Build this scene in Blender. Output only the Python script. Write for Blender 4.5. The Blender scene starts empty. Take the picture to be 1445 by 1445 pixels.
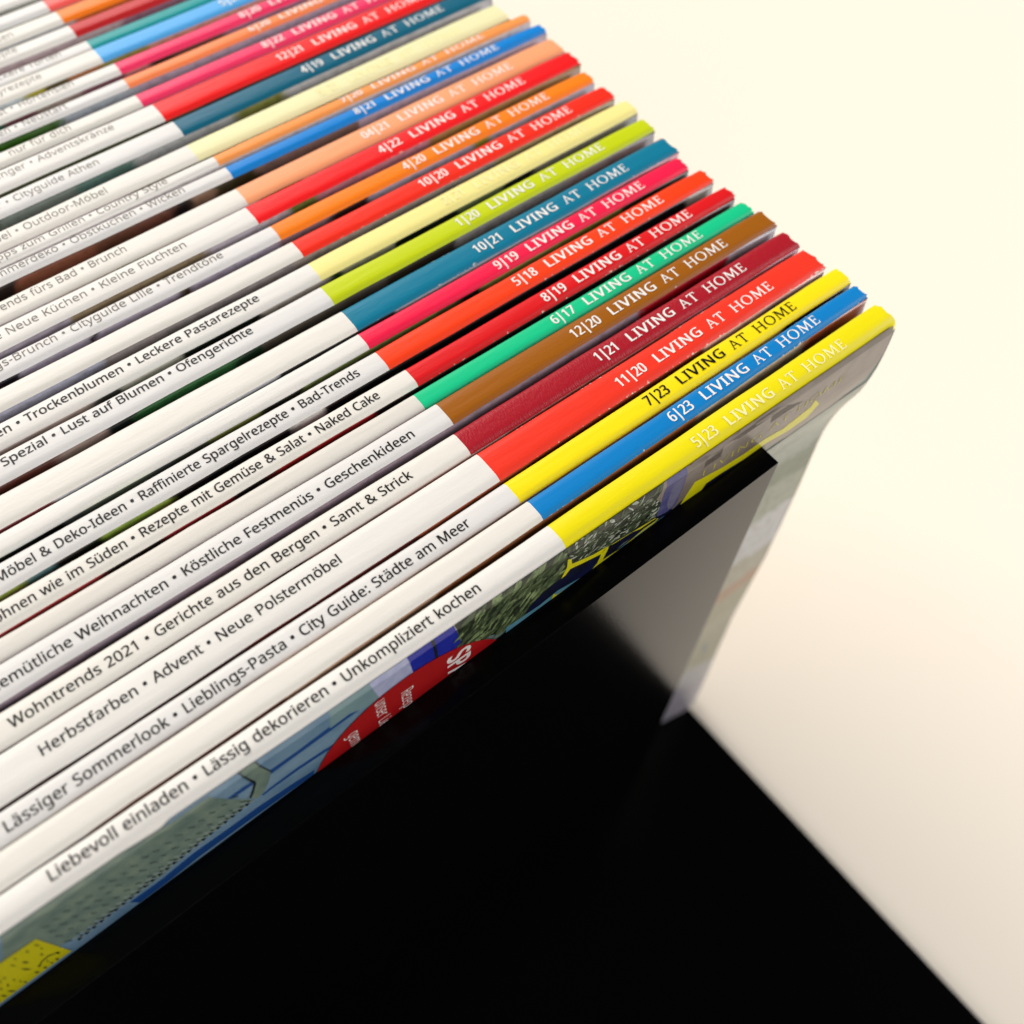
import bpy, bmesh, math, random
from mathutils import Vector, Matrix
from mathutils.geometry import tessellate_polygon

random.seed(7)
scene = bpy.context.scene
COL = scene.collection
U = 0.0888            # one modelling unit = length of the coloured part of a spine, in metres
ZB = -2.40            # bottom of the magazines, in units below the spines
PLATE = 0.068         # thickness of the steel plate, in units
Z0 = -(ZB - PLATE)    # lifts everything so that the table top is at z = 0


def W(x, y, z):
    return Vector((x * U, y * U, (z + Z0) * U))


def lin(c):
    def f(v):
        v /= 255.0
        return v / 12.92 if v <= 0.04045 else ((v + 0.055) / 1.055) ** 2.4
    return (f(c[0]), f(c[1]), f(c[2]), 1.0)


# ------------------------------------------------------------------ camera
CAM_F = 1498.168
cd = bpy.data.cameras.new('camera')
cam = bpy.data.objects.new('camera', cd)
COL.objects.link(cam)
right = Vector((0.786629, -0.616614, 0.031672))
down = Vector((-0.51855, -0.68763, -0.508203))
fwd = Vector((0.335144, 0.383344, -0.860654))
m = Matrix((right, -down, -fwd)).transposed().to_4x4()
m.translation = W(-1.756014, -0.702226, 1.871238)
cam.matrix_world = m
cd.sensor_width = 36.0
cd.lens = 36.0 * CAM_F / 1445.0
cd.clip_start = 0.01
cd.clip_end = 20.0
cd.dof.use_dof = True
cd.dof.focus_distance = 2.26 * U
cd.dof.aperture_fstop = 11.5
cd.dof.aperture_blades = 0
scene.camera = cam

# ------------------------------------------------------------------ world and lamps
world = bpy.data.worlds.new('World')
scene.world = world
world.use_nodes = True
bg = world.node_tree.nodes['Background']
bg.inputs[0].default_value = (1.0, 0.93, 0.84, 1)
bg.inputs[1].default_value = 0.05


def area(name, loc, target, sx, sy, power, col):
    d = bpy.data.lights.new(name, 'AREA')
    d.shape = 'RECTANGLE'
    d.size, d.size_y = sx, sy
    d.energy = power
    d.color = col
    o = bpy.data.objects.new(name, d)
    COL.objects.link(o)
    o.location = loc
    o.rotation_euler = (Vector(target) - Vector(loc)).to_track_quat('-Z', 'Y').to_euler()
    return o


area('window_light', (-0.25, 2.1, 1.55), (-0.02, 0.05, 0.15), 1.9, 1.3, 81.0, (1.0, 0.965, 0.925))
area('side_fill', (1.35, -0.75, 0.9), (0.35, -0.1, 0.0), 1.0, 0.8, 24.0, (0.96, 0.97, 1.0))  # added fill that lifts the tabletop at lower right, no known source
area('camera_side_fill', (-1.0, -1.5, 1.3), (-0.05, 0.0, 0.2), 1.4, 1.0, 17.0, (1.0, 0.97, 0.94))  # added fill from the camera side to brighten the covers

scene.view_settings.view_transform = 'Standard'
scene.view_settings.look = 'None'
scene.view_settings.gamma = 1.0
scene.view_settings.exposure = 0.0
scene.render.engine = 'CYCLES'
scene.cycles.use_denoising = True
scene.cycles.max_bounces = 8


# ------------------------------------------------------------------ materials
def new_mat(name, color, rough=0.4, spec=0.5, coat=0.0, coat_rough=0.2):
    mt = bpy.data.materials.new(name)
    mt.use_nodes = True
    b = mt.node_tree.nodes['Principled BSDF']
    b.inputs['Base Color'].default_value = color
    b.inputs['Roughness'].default_value = rough
    b.inputs['Specular IOR Level'].default_value = spec
    b.inputs['Coat Weight'].default_value = coat
    b.inputs['Coat Roughness'].default_value = coat_rough
    return mt


def nd(nt, typ, **kw):
    n = nt.nodes.new(typ)
    for k, v in kw.items():
        setattr(n, k, v)
    return n


def mix_rgb(nt, fac, a, b, blend='MIX'):
    n = nd(nt, 'ShaderNodeMix', data_type='RGBA', blend_type=blend)
    for sock, v in ((n.inputs[0], fac), (n.inputs[6], a), (n.inputs[7], b)):
        if isinstance(v, (int, float, tuple)):
            sock.default_value = v
        else:
            nt.links.new(v, sock)
    return n.outputs[2]


def math_n(nt, op, a, b=None, c=None):
    n = nd(nt, 'ShaderNodeMath', operation=op)
    for i, v in enumerate((a, b, c)):
        if v is None:
            continue
        if isinstance(v, (int, float)):
            n.inputs[i].default_value = v
        else:
            nt.links.new(v, n.inputs[i])
    return n.outputs[0]


def noise(nt, vec, scale, detail=3.0, rough=0.55):
    n = nd(nt, 'ShaderNodeTexNoise')
    n.inputs['Scale'].default_value = scale
    n.inputs['Detail'].default_value = detail
    n.inputs['Roughness'].default_value = rough
    if vec is not None:
        nt.links.new(vec, n.inputs['Vector'])
    return n.outputs['Fac']


def add_paper_bump(nt, bsdf, strength, scale):
    tc = nd(nt, 'ShaderNodeTexCoord')
    f = noise(nt, tc.outputs['Object'], scale, 4.0)
    bp = nd(nt, 'ShaderNodeBump')
    bp.inputs['Strength'].default_value = strength
    bp.inputs['Distance'].default_value = 0.0002
    nt.links.new(f, bp.inputs['Height'])
    nt.links.new(bp.outputs['Normal'], bsdf.inputs['Normal'])
    return f


def spine_mat(name, rgb, wear=0.3, linen=False, seed=0.0):
    """Printed, varnished paper with small white chips along the two folds."""
    mt = new_mat(name, lin(rgb), 0.46, 0.24)
    nt = mt.node_tree
    b = nt.nodes['Principled BSDF']
    uv = nd(nt, 'ShaderNodeUVMap')
    uv.uv_map = 'UVMap'
    sep = nd(nt, 'ShaderNodeSeparateXYZ')
    nt.links.new(uv.outputs['UV'], sep.inputs[0])
    # v: 0 at the near fold, 1 at the far fold (UV x is in units along the spine)
    v = sep.outputs['Y']
    u = sep.outputs['X']
    dist = math_n(nt, 'MINIMUM', v, math_n(nt, 'MULTIPLY_ADD', v, -1.6, 1.6))
    comb = nd(nt, 'ShaderNodeCombineXYZ')
    nt.links.new(math_n(nt, 'ADD', u, seed * 3.7), comb.inputs[0])
    nt.links.new(math_n(nt, 'MULTIPLY', v, 0.08), comb.inputs[1])
    n1 = noise(nt, comb.outputs[0], 70.0, 4.0, 0.7)
    n2 = noise(nt, comb.outputs[0], 5.0, 2.0, 0.5)
    # chips appear where the noise exceeds a threshold that rises away from the fold
    thr = math_n(nt, 'MULTIPLY_ADD', dist, 2.2, 0.67 - 0.25 * wear)
    s = math_n(nt, 'ADD', n1, math_n(nt, 'MULTIPLY_ADD', n2, 0.6, -0.30))
    mk = math_n(nt, 'MULTIPLY', math_n(nt, 'SUBTRACT', s, thr), 14.0)
    nt.nodes[-1].use_clamp = True
    # very faint unevenness of the ink
    tint = noise(nt, comb.outputs[0], 14.0, 4.0)
    c0 = mix_rgb(nt, math_n(nt, 'MULTIPLY', tint, 0.16), lin(rgb), tuple(x * 0.80 for x in lin(rgb)[:3]) + (1,))
    col = mix_rgb(nt, mk, c0, lin((232, 222, 212)))
    nt.links.new(col, b.inputs['Base Color'])
    tcw = nd(nt, 'ShaderNodeTexCoord')
    mpw = nd(nt, 'ShaderNodeMapping')
    mpw.inputs['Scale'].default_value = (70.0, 420.0, 420.0)
    mpw.inputs['Location'].default_value = (seed * 3.1, seed, 0)
    nt.links.new(tcw.outputs['Object'], mpw.inputs['Vector'])
    wr = noise(nt, mpw.outputs[0], 1.0, 4.0, 0.6)
    fine = noise(nt, tcw.outputs['Object'], 2600.0, 3.0)
    bpw = nd(nt, 'ShaderNodeBump')
    bpw.inputs['Strength'].default_value = 0.35
    bpw.inputs['Distance'].default_value = 0.0005
    nt.links.new(math_n(nt, 'ADD', wr, math_n(nt, 'MULTIPLY', fine, 0.06)), bpw.inputs['Height'])
    nt.links.new(bpw.outputs['Normal'], b.inputs['Normal'])
    if linen:
        tc = nd(nt, 'ShaderNodeTexCoord')
        mp = nd(nt, 'ShaderNodeMapping')
        mp.inputs['Scale'].default_value = (3400.0, 1100.0, 1100.0)
        nt.links.new(tc.outputs['Object'], mp.inputs['Vector'])
        ribs = noise(nt, mp.outputs[0], 1.0, 1.0)
        bp = nd(nt, 'ShaderNodeBump')
        bp.inputs['Strength'].default_value = 0.5
        bp.inputs['Distance'].default_value = 0.0003
        nt.links.new(ribs, bp.inputs['Height'])
        nt.links.new(bp.outputs['Normal'], b.inputs['Normal'])
    return mt


def cover_mat(name, segs, seed):
    """Cover photograph seen only as a strip: patches of print along the spine."""
    mt = new_mat(name, (0.3, 0.3, 0.3, 1), 0.32, 0.5, 0.2, 0.2)
    nt = mt.node_tree
    b = nt.nodes['Principled BSDF']
    uv = nd(nt, 'ShaderNodeUVMap')
    uv.uv_map = 'UVMap'
    sep = nd(nt, 'ShaderNodeSeparateXYZ')
    nt.links.new(uv.outputs['UV'], sep.inputs[0])
    mp = nd(nt, 'ShaderNodeMapping')
    mp.inputs['Location'].default_value = (seed * 1.37, seed * 2.1, 0)
    nt.links.new(uv.outputs['UV'], mp.inputs['Vector'])
    n1 = noise(nt, mp.outputs[0], 9.0, 4.0, 0.6)
    n2 = noise(nt, mp.outputs[0], 34.0, 5.0, 0.65)
    # position along the spine, -2.4 .. 0  ->  0 .. 1, shaken by the noise
    p = math_n(nt, 'MULTIPLY_ADD', sep.outputs['X'], 1 / 2.4, 1.0)
    p = math_n(nt, 'ADD', p, math_n(nt, 'MULTIPLY_ADD', n1, 0.05, -0.025))
    cr = nd(nt, 'ShaderNodeValToRGB')
    nt.links.new(p, cr.inputs[0])
    el = cr.color_ramp.elements
    segs = sorted(segs, key=lambda s: s[0])
    pts = []
    for k, (x, c) in enumerate(segs):
        pos = x / 2.4 + 1.0
        if k:
            pts.append((pos - 0.008, segs[k - 1][1]))
        pts.append((max(pos, 0.0), c))
    pts = pts[:30]
    el[0].position, el[0].color = max(pts[0][0], 0), lin(pts[0][1])
    el[1].position, el[1].color = 1.0, lin(pts[-1][1])
    for pos, c in pts[1:]:
        e = el.new(min(max(pos, 0.001), 0.999))
        e.color = lin(c)
    dark = mix_rgb(nt, 1.0, cr.outputs[0], (0.42, 0.40, 0.36, 1), 'MULTIPLY')
    fac = math_n(nt, 'MULTIPLY_ADD', n2, 4.5, -2.1)
    nt.nodes[-1].use_clamp = True
    fac = math_n(nt, 'MULTIPLY', fac, 0.55)
    nt.links.new(mix_rgb(nt, fac, cr.outputs[0], dark), b.inputs['Base Color'])
    return mt


M_WHITE = spine_mat('spine_paper', (234, 230, 223), 0.0)
M_WHITES = [M_WHITE, spine_mat('spine_paper_cool', (228, 225, 221), 0.05, seed=3.0), spine_mat('spine_paper_cream', (234, 229, 219), 0.05, seed=7.0)]
M_WHITE_OLD = spine_mat('spine_paper_aged', (222, 217, 207), 0.15)
M_PAGES = new_mat('page_edges', lin((222, 214, 198)), 0.75, 0.3)
M_INK = new_mat('black_ink', lin((16, 14, 14)), 0.5, 0.25)
M_INK_WASHED = new_mat('glare_washed_black_ink', lin((74, 62, 44)), 0.42, 0.5)  # black print, coloured brown as if washed out by glare
M_WINK = new_mat('white_lettering', lin((248, 244, 238)), 0.46, 0.34)
M_CINK = new_mat('cream_lettering', lin((254, 246, 180)), 0.46, 0.34)

# page edges: fine horizontal sheets
nt = M_PAGES.node_tree
tc = nd(nt, 'ShaderNodeTexCoord')
wv = nd(nt, 'ShaderNodeTexWave', bands_direction='Y')
wv.inputs['Scale'].default_value = 1800.0
nt.links.new(tc.outputs['Object'], wv.inputs['Vector'])
nt.links.new(mix_rgb(nt, wv.outputs['Fac'], lin((206, 196, 180)), lin((230, 224, 210))),
             nt.nodes['Principled BSDF'].inputs['Base Color'])


# ------------------------------------------------------------------ mesh helpers
def link(name, verts, faces, mats, parent=None, face_mats=None, uvs=None, smooth=False):
    me = bpy.data.meshes.new(name)
    me.from_pydata([tuple(v) for v in verts], [], faces)
    for mt in (mats if isinstance(mats, (list, tuple)) else [mats]):
        me.materials.append(mt)
    if face_mats:
        me.polygons.foreach_set('material_index', face_mats)
    if uvs:
        layer = me.uv_layers.new(name='UVMap')
        for lp in me.loops:
            layer.data[lp.index].uv = uvs[lp.vertex_index]
    if smooth:
        me.polygons.foreach_set('use_smooth', [True] * len(me.polygons))
    me.update()
    o = bpy.data.objects.new(name, me)
    COL.objects.link(o)
    if parent is not None:
        o.parent = parent
        o.matrix_parent_inverse = parent.matrix_world.inverted()
    return o


def thing(name, label, cat, loc, group=None):
    o = bpy.data.objects.new(name, None)
    COL.objects.link(o)
    o.empty_display_size = 0.02
    o.location = loc
    o['label'] = label
    o['category'] = cat
    if group:
        o['group'] = group
    bpy.context.view_layer.update()
    return o


def beveled_box(name, corners, mat, parent, bevel=0.0006):
    """corners: 8 points, bottom four then top four (same order)."""
    f = [(0, 3, 2, 1), (4, 5, 6, 7), (0, 1, 5, 4), (1, 2, 6, 5), (2, 3, 7, 6), (3, 0, 4, 7)]
    o = link(name, corners, f, mat, parent)
    md = o.modifiers.new('bevel', 'BEVEL')
    md.width = bevel
    md.segments = 3
    return o


# ------------------------------------------------------------------ lettering (glyph outlines, 500 units per em)
GLYPHS = {
    '&': [294,[[122,291,136,290,148,287,159,283,168,278,176,271,183,262,188,252,190,241,191,229,189,213,184,199,175,186,163,175,150,164,134,154,211,79,218,88,224,98,228,108,233,119,236,131,239,143,275,143,270,126,265,111,259,95,252,81,244,69,234,57,293,0,245,0,210,34,202,27,193,20,183,14,173,9,163,4,151,1,139,-2,126,-3,111,-4,94,-3,78,0,64,5,51,12,41,21,32,32,26,44,22,59,21,75,22,88,25,99,29,110,34,119,41,128,50,136,60,144,71,151,83,159,67,179,62,186,57,194,53,201,50,210,49,219,48,228,49,241,52,252,57,262,64,270,72,278,82,283,94,287,107,290],[104,137,95,131,87,125,80,120,73,114,68,107,64,101,61,93,59,85,58,76,60,62,65,50,73,40,84,33,97,29,113,27,129,28,144,31,157,36,168,42,179,48,188,56],[121,262,110,261,101,258,93,253,87,246,84,238,83,229,83,219,86,210,90,202,96,193,103,184,112,175,127,184,138,192,146,201,152,209,155,219,156,229,155,238,152,246,147,253,140,258,131,261]]],
    '-': [129,[[16,92,16,123,113,123,113,92]]],
    '0': [229,[[210,144,209,127,208,111,207,96,204,81,200,64,195,49,188,35,179,23,170,14,158,6,145,0,131,-3,114,-4,94,-2,76,4,61,14,48,27,38,44,30,64,25,82,22,101,20,121,20,144,20,166,22,187,25,206,29,223,37,243,47,260,59,273,75,283,93,289,114,291,134,289,152,283,168,273,181,260,191,243,199,223,204,206,207,187,209,166],[55,144,55,125,56,108,58,92,61,78,65,62,72,49,80,39,89,32,101,28,114,26,128,27,139,32,149,39,157,49,163,62,168,78,171,92,173,108,174,125,174,144,174,162,173,179,171,195,168,209,163,225,157,237,149,248,139,255,128,259,114,261,101,259,89,255,80,248,72,237,65,225,61,209,58,195,56,179,55,162]]],
    '1': [229,[[142,0,108,0,108,200,108,220,109,235,109,249,98,239,85,227,54,202,36,226,113,286,142,286]]],
    '2': [229,[[209,0,19,0,19,29,94,105,108,119,120,132,131,144,140,155,147,166,153,177,157,188,160,200,161,212,159,227,155,239,147,248,136,255,124,259,110,260,97,259,85,257,74,253,63,248,52,241,41,233,22,257,30,263,38,269,47,274,56,279,66,283,76,286,87,288,98,290,110,290,127,289,143,286,156,281,168,274,178,265,186,255,192,243,196,229,197,214,196,199,193,185,188,172,181,159,172,146,162,133,150,120,138,107,123,93,64,34,64,32,209,32]]],
    '3': [229,[[198,219,197,207,194,196,190,186,185,177,178,170,170,163,160,158,150,154,138,151,138,149,159,145,176,138,190,128,199,115,205,99,206,81,205,65,201,51,195,37,186,25,174,15,159,7,146,2,131,-1,115,-3,97,-4,82,-4,68,-2,55,-1,42,2,30,6,18,12,18,45,30,39,43,34,57,31,71,28,84,26,97,26,120,27,139,32,153,41,162,52,168,66,170,82,169,93,165,103,160,111,153,118,144,123,133,128,120,130,105,132,89,133,62,133,62,163,90,163,105,164,118,166,129,170,139,175,147,181,153,189,158,197,161,207,162,217,160,230,155,241,148,249,137,256,124,259,109,261,100,260,90,259,82,258,59,249,37,237,20,261,31,268,43,275,58,281,73,286,91,289,109,290,130,289,148,285,163,279,176,270,188,256,195,239]]],
    '4': [229,[[221,65,180,65,180,0,146,0,146,65,8,65,8,95,143,288,180,288,180,97,221,97],[146,187,146,206,146,222,147,237,148,250,146,250,138,234,129,219,43,97,146,97]]],
    '5': [229,[[110,176,129,175,146,171,161,166,175,158,186,148,195,137,201,124,205,108,206,91,205,73,201,56,194,40,184,27,172,16,157,7,140,1,121,-3,99,-4,85,-4,71,-2,58,0,46,3,35,7,25,12,25,45,36,39,47,35,60,31,74,28,87,27,100,26,113,27,126,29,137,33,147,38,155,45,162,53,166,63,169,75,170,88,168,105,163,119,153,131,139,139,121,144,99,146,73,144,50,140,32,151,43,286,186,286,186,254,73,254,66,171,85,174]]],
    '6': [229,[[22,122,22,139,24,155,25,171,28,187,32,202,37,217,44,230,51,243,61,255,71,265,84,274,98,281,114,286,133,289,153,290,172,289,188,287,188,257,172,260,154,261,137,260,121,257,108,252,96,245,87,237,79,227,72,216,67,203,63,190,61,176,59,161,57,146,60,146,64,152,69,157,75,163,82,168,89,172,97,175,106,177,116,179,128,179,143,178,158,175,171,169,183,161,192,151,200,139,206,125,209,110,211,92,209,73,206,56,199,41,191,28,180,16,168,8,153,1,137,-3,119,-4,106,-3,93,-1,81,4,70,10,60,17,50,27,42,38,35,51,29,66,25,83,23,102],[119,26,135,27,148,33,160,42,169,55,174,71,176,92,174,109,169,124,162,136,151,144,137,150,120,152,108,151,97,148,87,144,79,138,71,131,66,124,61,116,59,108,58,99,58,90,59,82,62,73,65,65,68,57,73,49,79,43,85,37,92,32,100,29,109,26]]],
    '7': [229,[[55,0,172,254,18,254,18,286,210,286,210,259,93,0]]],
    '8': [229,[[114,290,130,289,145,287,159,282,171,276,181,269,189,259,195,248,199,236,200,222,199,211,197,201,193,192,187,183,181,176,173,169,164,163,155,157,146,152,157,146,168,139,178,133,187,125,194,117,201,108,205,98,208,87,209,74,208,59,204,45,198,33,189,22,178,13,165,6,150,0,134,-3,115,-4,96,-3,78,0,63,5,50,12,39,21,31,31,25,44,21,57,20,73,21,85,23,97,28,107,34,116,41,125,50,132,59,139,69,144,79,150,70,155,61,161,54,168,46,175,40,183,35,191,32,201,30,211,29,222,30,236,34,248,40,259,48,268,59,276,71,282,84,287,99,289],[54,73,56,59,61,48,69,38,81,30,96,26,115,24,133,26,148,30,159,38,168,48,173,60,175,74,174,83,172,91,167,98,162,105,155,112,147,117,137,123,126,128,115,133,108,135,97,130,87,124,79,119,71,113,65,106,60,99,57,91,55,82],[114,262,100,261,88,257,78,251,70,243,65,233,63,221,64,211,66,203,70,196,76,189,82,184,89,179,116,165,141,178,148,184,154,189,159,196,162,203,164,211,165,221,164,233,159,243,151,251,141,257,128,261]]],
    '9': [229,[[209,164,208,148,207,131,205,115,202,99,198,84,193,70,187,56,179,43,170,31,159,21,147,12,132,5,116,0,98,-3,77,-4,58,-3,41,0,41,30,58,26,76,25,94,26,109,29,122,34,134,41,144,49,152,59,158,70,163,83,167,96,170,110,172,125,173,140,170,140,166,134,161,129,155,123,149,119,141,115,133,111,124,109,113,108,102,107,87,108,72,112,59,117,48,125,38,135,30,147,25,161,21,176,20,194,21,213,25,230,31,245,40,259,51,270,63,279,78,285,94,289,111,290,125,289,137,287,150,282,161,276,171,269,180,259,189,248,195,235,201,220,205,203,208,184],[111,261,96,259,82,253,71,244,62,231,57,215,55,194,56,177,61,162,68,151,79,142,93,136,110,135,122,136,133,138,143,143,152,148,159,155,165,162,169,170,172,179,173,187,172,196,171,204,169,213,166,222,162,230,158,237,152,244,146,249,138,254,130,258,121,260]]],
    ':': [107,[[29,22,30,31,32,38,36,43,41,46,47,48,53,49,60,48,66,46,71,43,75,38,78,31,79,22,78,13,75,6,71,1,66,-3,60,-5,53,-6,47,-5,41,-3,36,1,32,6,30,13],[29,193,30,202,32,209,36,215,41,218,47,220,53,221,60,220,66,218,71,215,75,209,78,202,79,193,78,185,75,178,71,172,66,169,60,167,53,166,47,167,41,169,36,172,32,178,30,185]]],
    'A': [256,[[219,0,184,89,71,89,36,0,0,0,112,287,144,287,256,0],[141,207,137,219,132,236,128,250,123,234,119,219,115,207,83,121,173,121]]],
    'B': [261,[[121,286,146,285,168,282,187,277,202,270,214,261,222,249,228,233,229,215,229,205,227,195,223,185,218,177,212,170,205,164,196,159,186,155,175,152,175,150,186,148,197,144,207,140,217,134,224,127,231,118,235,108,238,95,239,81,238,65,234,50,227,37,218,26,206,17,193,9,177,4,159,1,140,0,39,0,39,286],[128,164,150,166,167,170,178,176,186,185,191,197,192,211,190,226,185,237,175,245,162,251,144,254,122,255,75,255,75,164],[75,134,75,30,133,30,156,32,173,37,186,45,194,56,199,69,200,84,200,94,198,103,194,111,188,118,181,123,172,128,160,132,146,134,130,134]]],
    'C': [253,[[162,259,147,258,133,255,120,251,109,245,98,237,89,228,81,217,75,205,69,191,66,177,63,160,63,143,63,126,65,110,69,95,74,82,82,66,93,52,106,42,122,34,140,29,161,28,174,28,185,29,197,31,230,39,230,8,219,4,208,1,197,-1,185,-3,171,-4,156,-4,135,-3,116,1,99,6,83,14,69,24,57,36,47,50,39,65,33,83,28,102,25,122,24,144,25,159,27,175,30,189,33,203,40,220,49,235,60,249,72,261,87,272,103,280,121,286,141,289,162,290,177,290,191,288,204,286,218,283,230,278,241,273,227,243,197,254,186,256,174,258]]],
    'D': [293,[[268,146,267,123,264,102,258,83,250,65,241,50,229,37,215,26,199,16,182,9,162,4,141,1,119,0,39,0,39,286,127,286,148,285,168,282,186,277,202,270,217,261,230,250,241,238,251,223,259,207,264,188,267,168],[230,145,229,163,227,179,223,194,218,207,208,222,196,234,181,244,163,250,144,254,122,255,75,255,75,31,114,31,141,33,165,38,185,47,201,60,214,76,223,95,228,118]]],
    'E': [223,[[199,0,39,0,39,286,199,286,199,255,75,255,75,165,192,165,192,134,75,134,75,32,199,32]]],
    'F': [208,[[75,0,39,0,39,286,199,286,199,255,75,255,75,153,191,153,191,121,75,121]]],
    'G': [292,[[163,151,262,151,262,11,247,6,231,2,215,0,199,-2,181,-4,162,-4,140,-3,121,0,103,6,87,14,72,24,60,35,49,49,40,65,33,82,28,101,25,121,24,143,26,165,29,185,34,204,42,221,52,236,64,250,77,262,93,272,110,280,129,286,150,289,173,290,189,290,204,288,218,286,232,283,246,278,258,273,245,242,234,247,223,250,210,254,197,256,184,258,171,259,154,258,139,255,125,251,112,245,97,234,85,221,75,205,69,191,65,176,63,160,62,143,63,127,65,111,68,96,73,83,82,67,93,53,108,42,121,35,135,31,152,28,170,27,182,27,193,28,202,29,226,34,226,119,163,119]]],
    'H': [297,[[258,0,222,0,222,134,75,134,75,0,39,0,39,286,75,286,75,165,222,165,222,286,258,286]]],
    'I': [136,[[119,0,16,0,16,21,50,28,50,257,16,265,16,286,119,286,119,265,86,257,86,28,119,21]]],
    'K': [248,[[248,0,206,0,104,137,75,111,75,0,39,0,39,286,75,286,75,145,99,172,124,200,202,286,244,286,130,162]]],
    'L': [210,[[39,0,39,286,75,286,75,32,200,32,200,0]]],
    'M': [364,[[165,0,71,251,69,251,71,231,72,203,72,174,72,0,39,0,39,286,92,286,180,52,182,52,272,286,325,286,325,0,289,0,289,176,289,204,291,230,292,251,290,251,195,0]]],
    'N': [305,[[266,0,224,0,71,238,69,238,70,216,72,189,72,160,72,0,39,0,39,286,81,286,233,49,235,49,234,69,233,97,232,125,232,286,266,286]]],
    'O': [313,[[289,144,288,127,287,112,284,97,280,83,274,66,265,50,255,36,243,24,229,14,214,6,197,1,178,-3,157,-4,135,-3,116,1,98,7,83,15,69,25,57,37,47,51,39,66,32,83,29,97,26,112,25,128,24,144,25,165,28,185,33,204,39,221,47,236,57,250,69,262,83,272,98,280,116,286,136,290,157,291,178,290,197,286,214,280,229,272,243,262,255,251,265,237,274,221,280,204,285,185,288,165],[63,144,63,126,65,110,68,95,73,81,80,65,91,52,104,41,119,34,137,29,157,27,177,29,195,34,210,41,222,52,233,65,241,81,245,95,248,110,250,126,251,144,249,169,245,192,238,212,228,228,215,242,199,251,180,257,157,259,137,257,119,253,104,245,91,235,80,221,73,205,68,192,65,177,63,161]]],
    'P': [243,[[115,286,141,285,163,281,182,274,196,264,208,252,216,238,221,221,222,202,221,190,220,179,216,168,212,158,205,148,197,139,187,131,176,124,162,119,146,115,128,112,108,111,75,111,75,0,39,0,39,286],[111,255,75,255,75,142,104,142,121,143,136,145,149,148,160,153,169,159,176,167,181,176,184,187,185,200,183,217,177,231,167,242,153,249,135,254]]],
    'R': [249,[[118,286,140,285,160,282,177,277,191,270,202,261,211,250,217,237,221,222,222,205,221,191,218,178,214,167,208,157,200,149,192,143,183,137,174,132,165,128,243,0,201,0,132,118,75,118,75,0,39,0,39,286],[116,255,75,255,75,149,118,149,139,150,156,155,169,163,178,173,183,187,185,203,184,215,182,225,177,233,172,240,164,246,155,250,144,253,131,254]]],
    'S': [220,[[201,77,200,60,196,46,189,33,179,22,168,13,153,6,137,0,119,-3,99,-4,68,-2,42,2,20,10,20,44,31,40,43,36,56,32,71,30,86,28,101,27,114,28,126,30,136,33,145,37,152,43,158,49,162,56,164,64,165,73,165,82,163,90,159,97,154,103,147,109,139,115,127,120,114,126,98,132,86,137,75,142,66,147,57,152,49,158,43,165,37,172,32,179,29,188,26,197,25,207,24,217,25,232,29,245,36,256,44,266,55,275,68,281,82,286,98,289,115,290,131,290,145,288,159,286,171,283,183,279,194,274,183,243,173,247,162,251,151,254,139,257,127,258,115,259,103,258,93,256,85,253,77,249,71,245,67,239,63,232,61,225,61,217,61,208,63,200,67,193,71,187,78,181,86,176,96,170,109,165,123,159,139,153,153,146,166,139,176,132,185,123,192,114,197,103,200,91]]],
    'T': [223,[[130,0,93,0,93,255,4,255,4,286,219,286,219,255,130,255]]],
    'U': [293,[[257,101,255,82,251,64,245,48,235,33,223,20,208,10,195,4,180,-1,163,-3,145,-4,120,-2,98,3,79,12,64,25,52,41,43,59,38,79,36,102,36,286,72,286,72,101,74,79,80,61,91,47,105,36,124,29,147,27,163,28,178,31,189,37,199,44,207,52,213,63,218,74,220,87,221,101,221,286,257,286]]],
    'V': [241,[[241,286,138,0,102,0,0,286,38,286,102,103,110,80,116,60,120,40,125,60,131,81,138,103,202,286]]],
    'W': [373,[[368,286,291,0,255,0,199,188,194,205,190,222,187,236,185,244,183,236,180,222,176,205,171,186,117,0,81,0,5,286,43,286,87,111,91,93,95,76,98,59,101,43,103,60,107,77,111,95,116,113,166,286,204,286,256,112,261,94,266,75,269,58,272,43,275,64,280,87,286,112,330,286]]],
    'a': [225,[[115,219,134,217,150,214,163,209,174,201,184,188,190,169,192,146,192,0,167,0,160,30,158,30,152,23,146,17,139,11,132,6,125,2,117,0,108,-2,98,-4,86,-4,74,-3,62,-1,52,3,42,8,34,15,27,24,22,34,19,46,18,60,21,80,30,96,44,109,58,117,76,123,97,127,121,128,158,130,158,142,157,158,153,171,146,180,138,185,127,189,113,190,102,189,92,188,81,185,53,174,42,200,52,205,63,209,75,213,88,216,102,218],[126,104,102,102,83,97,70,91,62,83,57,72,55,59,56,48,60,40,66,33,74,28,83,25,94,24,111,26,126,31,140,39,150,51,156,67,158,86,158,105]]],
    'b': [247,[[69,231,69,205,67,186,69,186,76,195,85,203,95,209,106,214,120,217,136,219,155,217,172,212,187,203,200,191,211,175,218,156,223,133,225,107,224,90,222,74,218,59,214,46,205,31,195,18,182,8,168,2,153,-3,136,-4,120,-3,106,0,95,5,85,12,76,19,69,27,67,27,59,0,34,0,34,305,69,305],[130,189,116,188,104,185,94,181,86,174,80,165,75,154,72,141,70,126,69,109,69,107,70,88,73,72,77,58,82,46,94,35,110,28,131,25,148,28,163,35,174,47,180,58,184,72,187,89,188,108,187,127,184,143,180,157,174,169,163,180,148,187]]],
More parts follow.
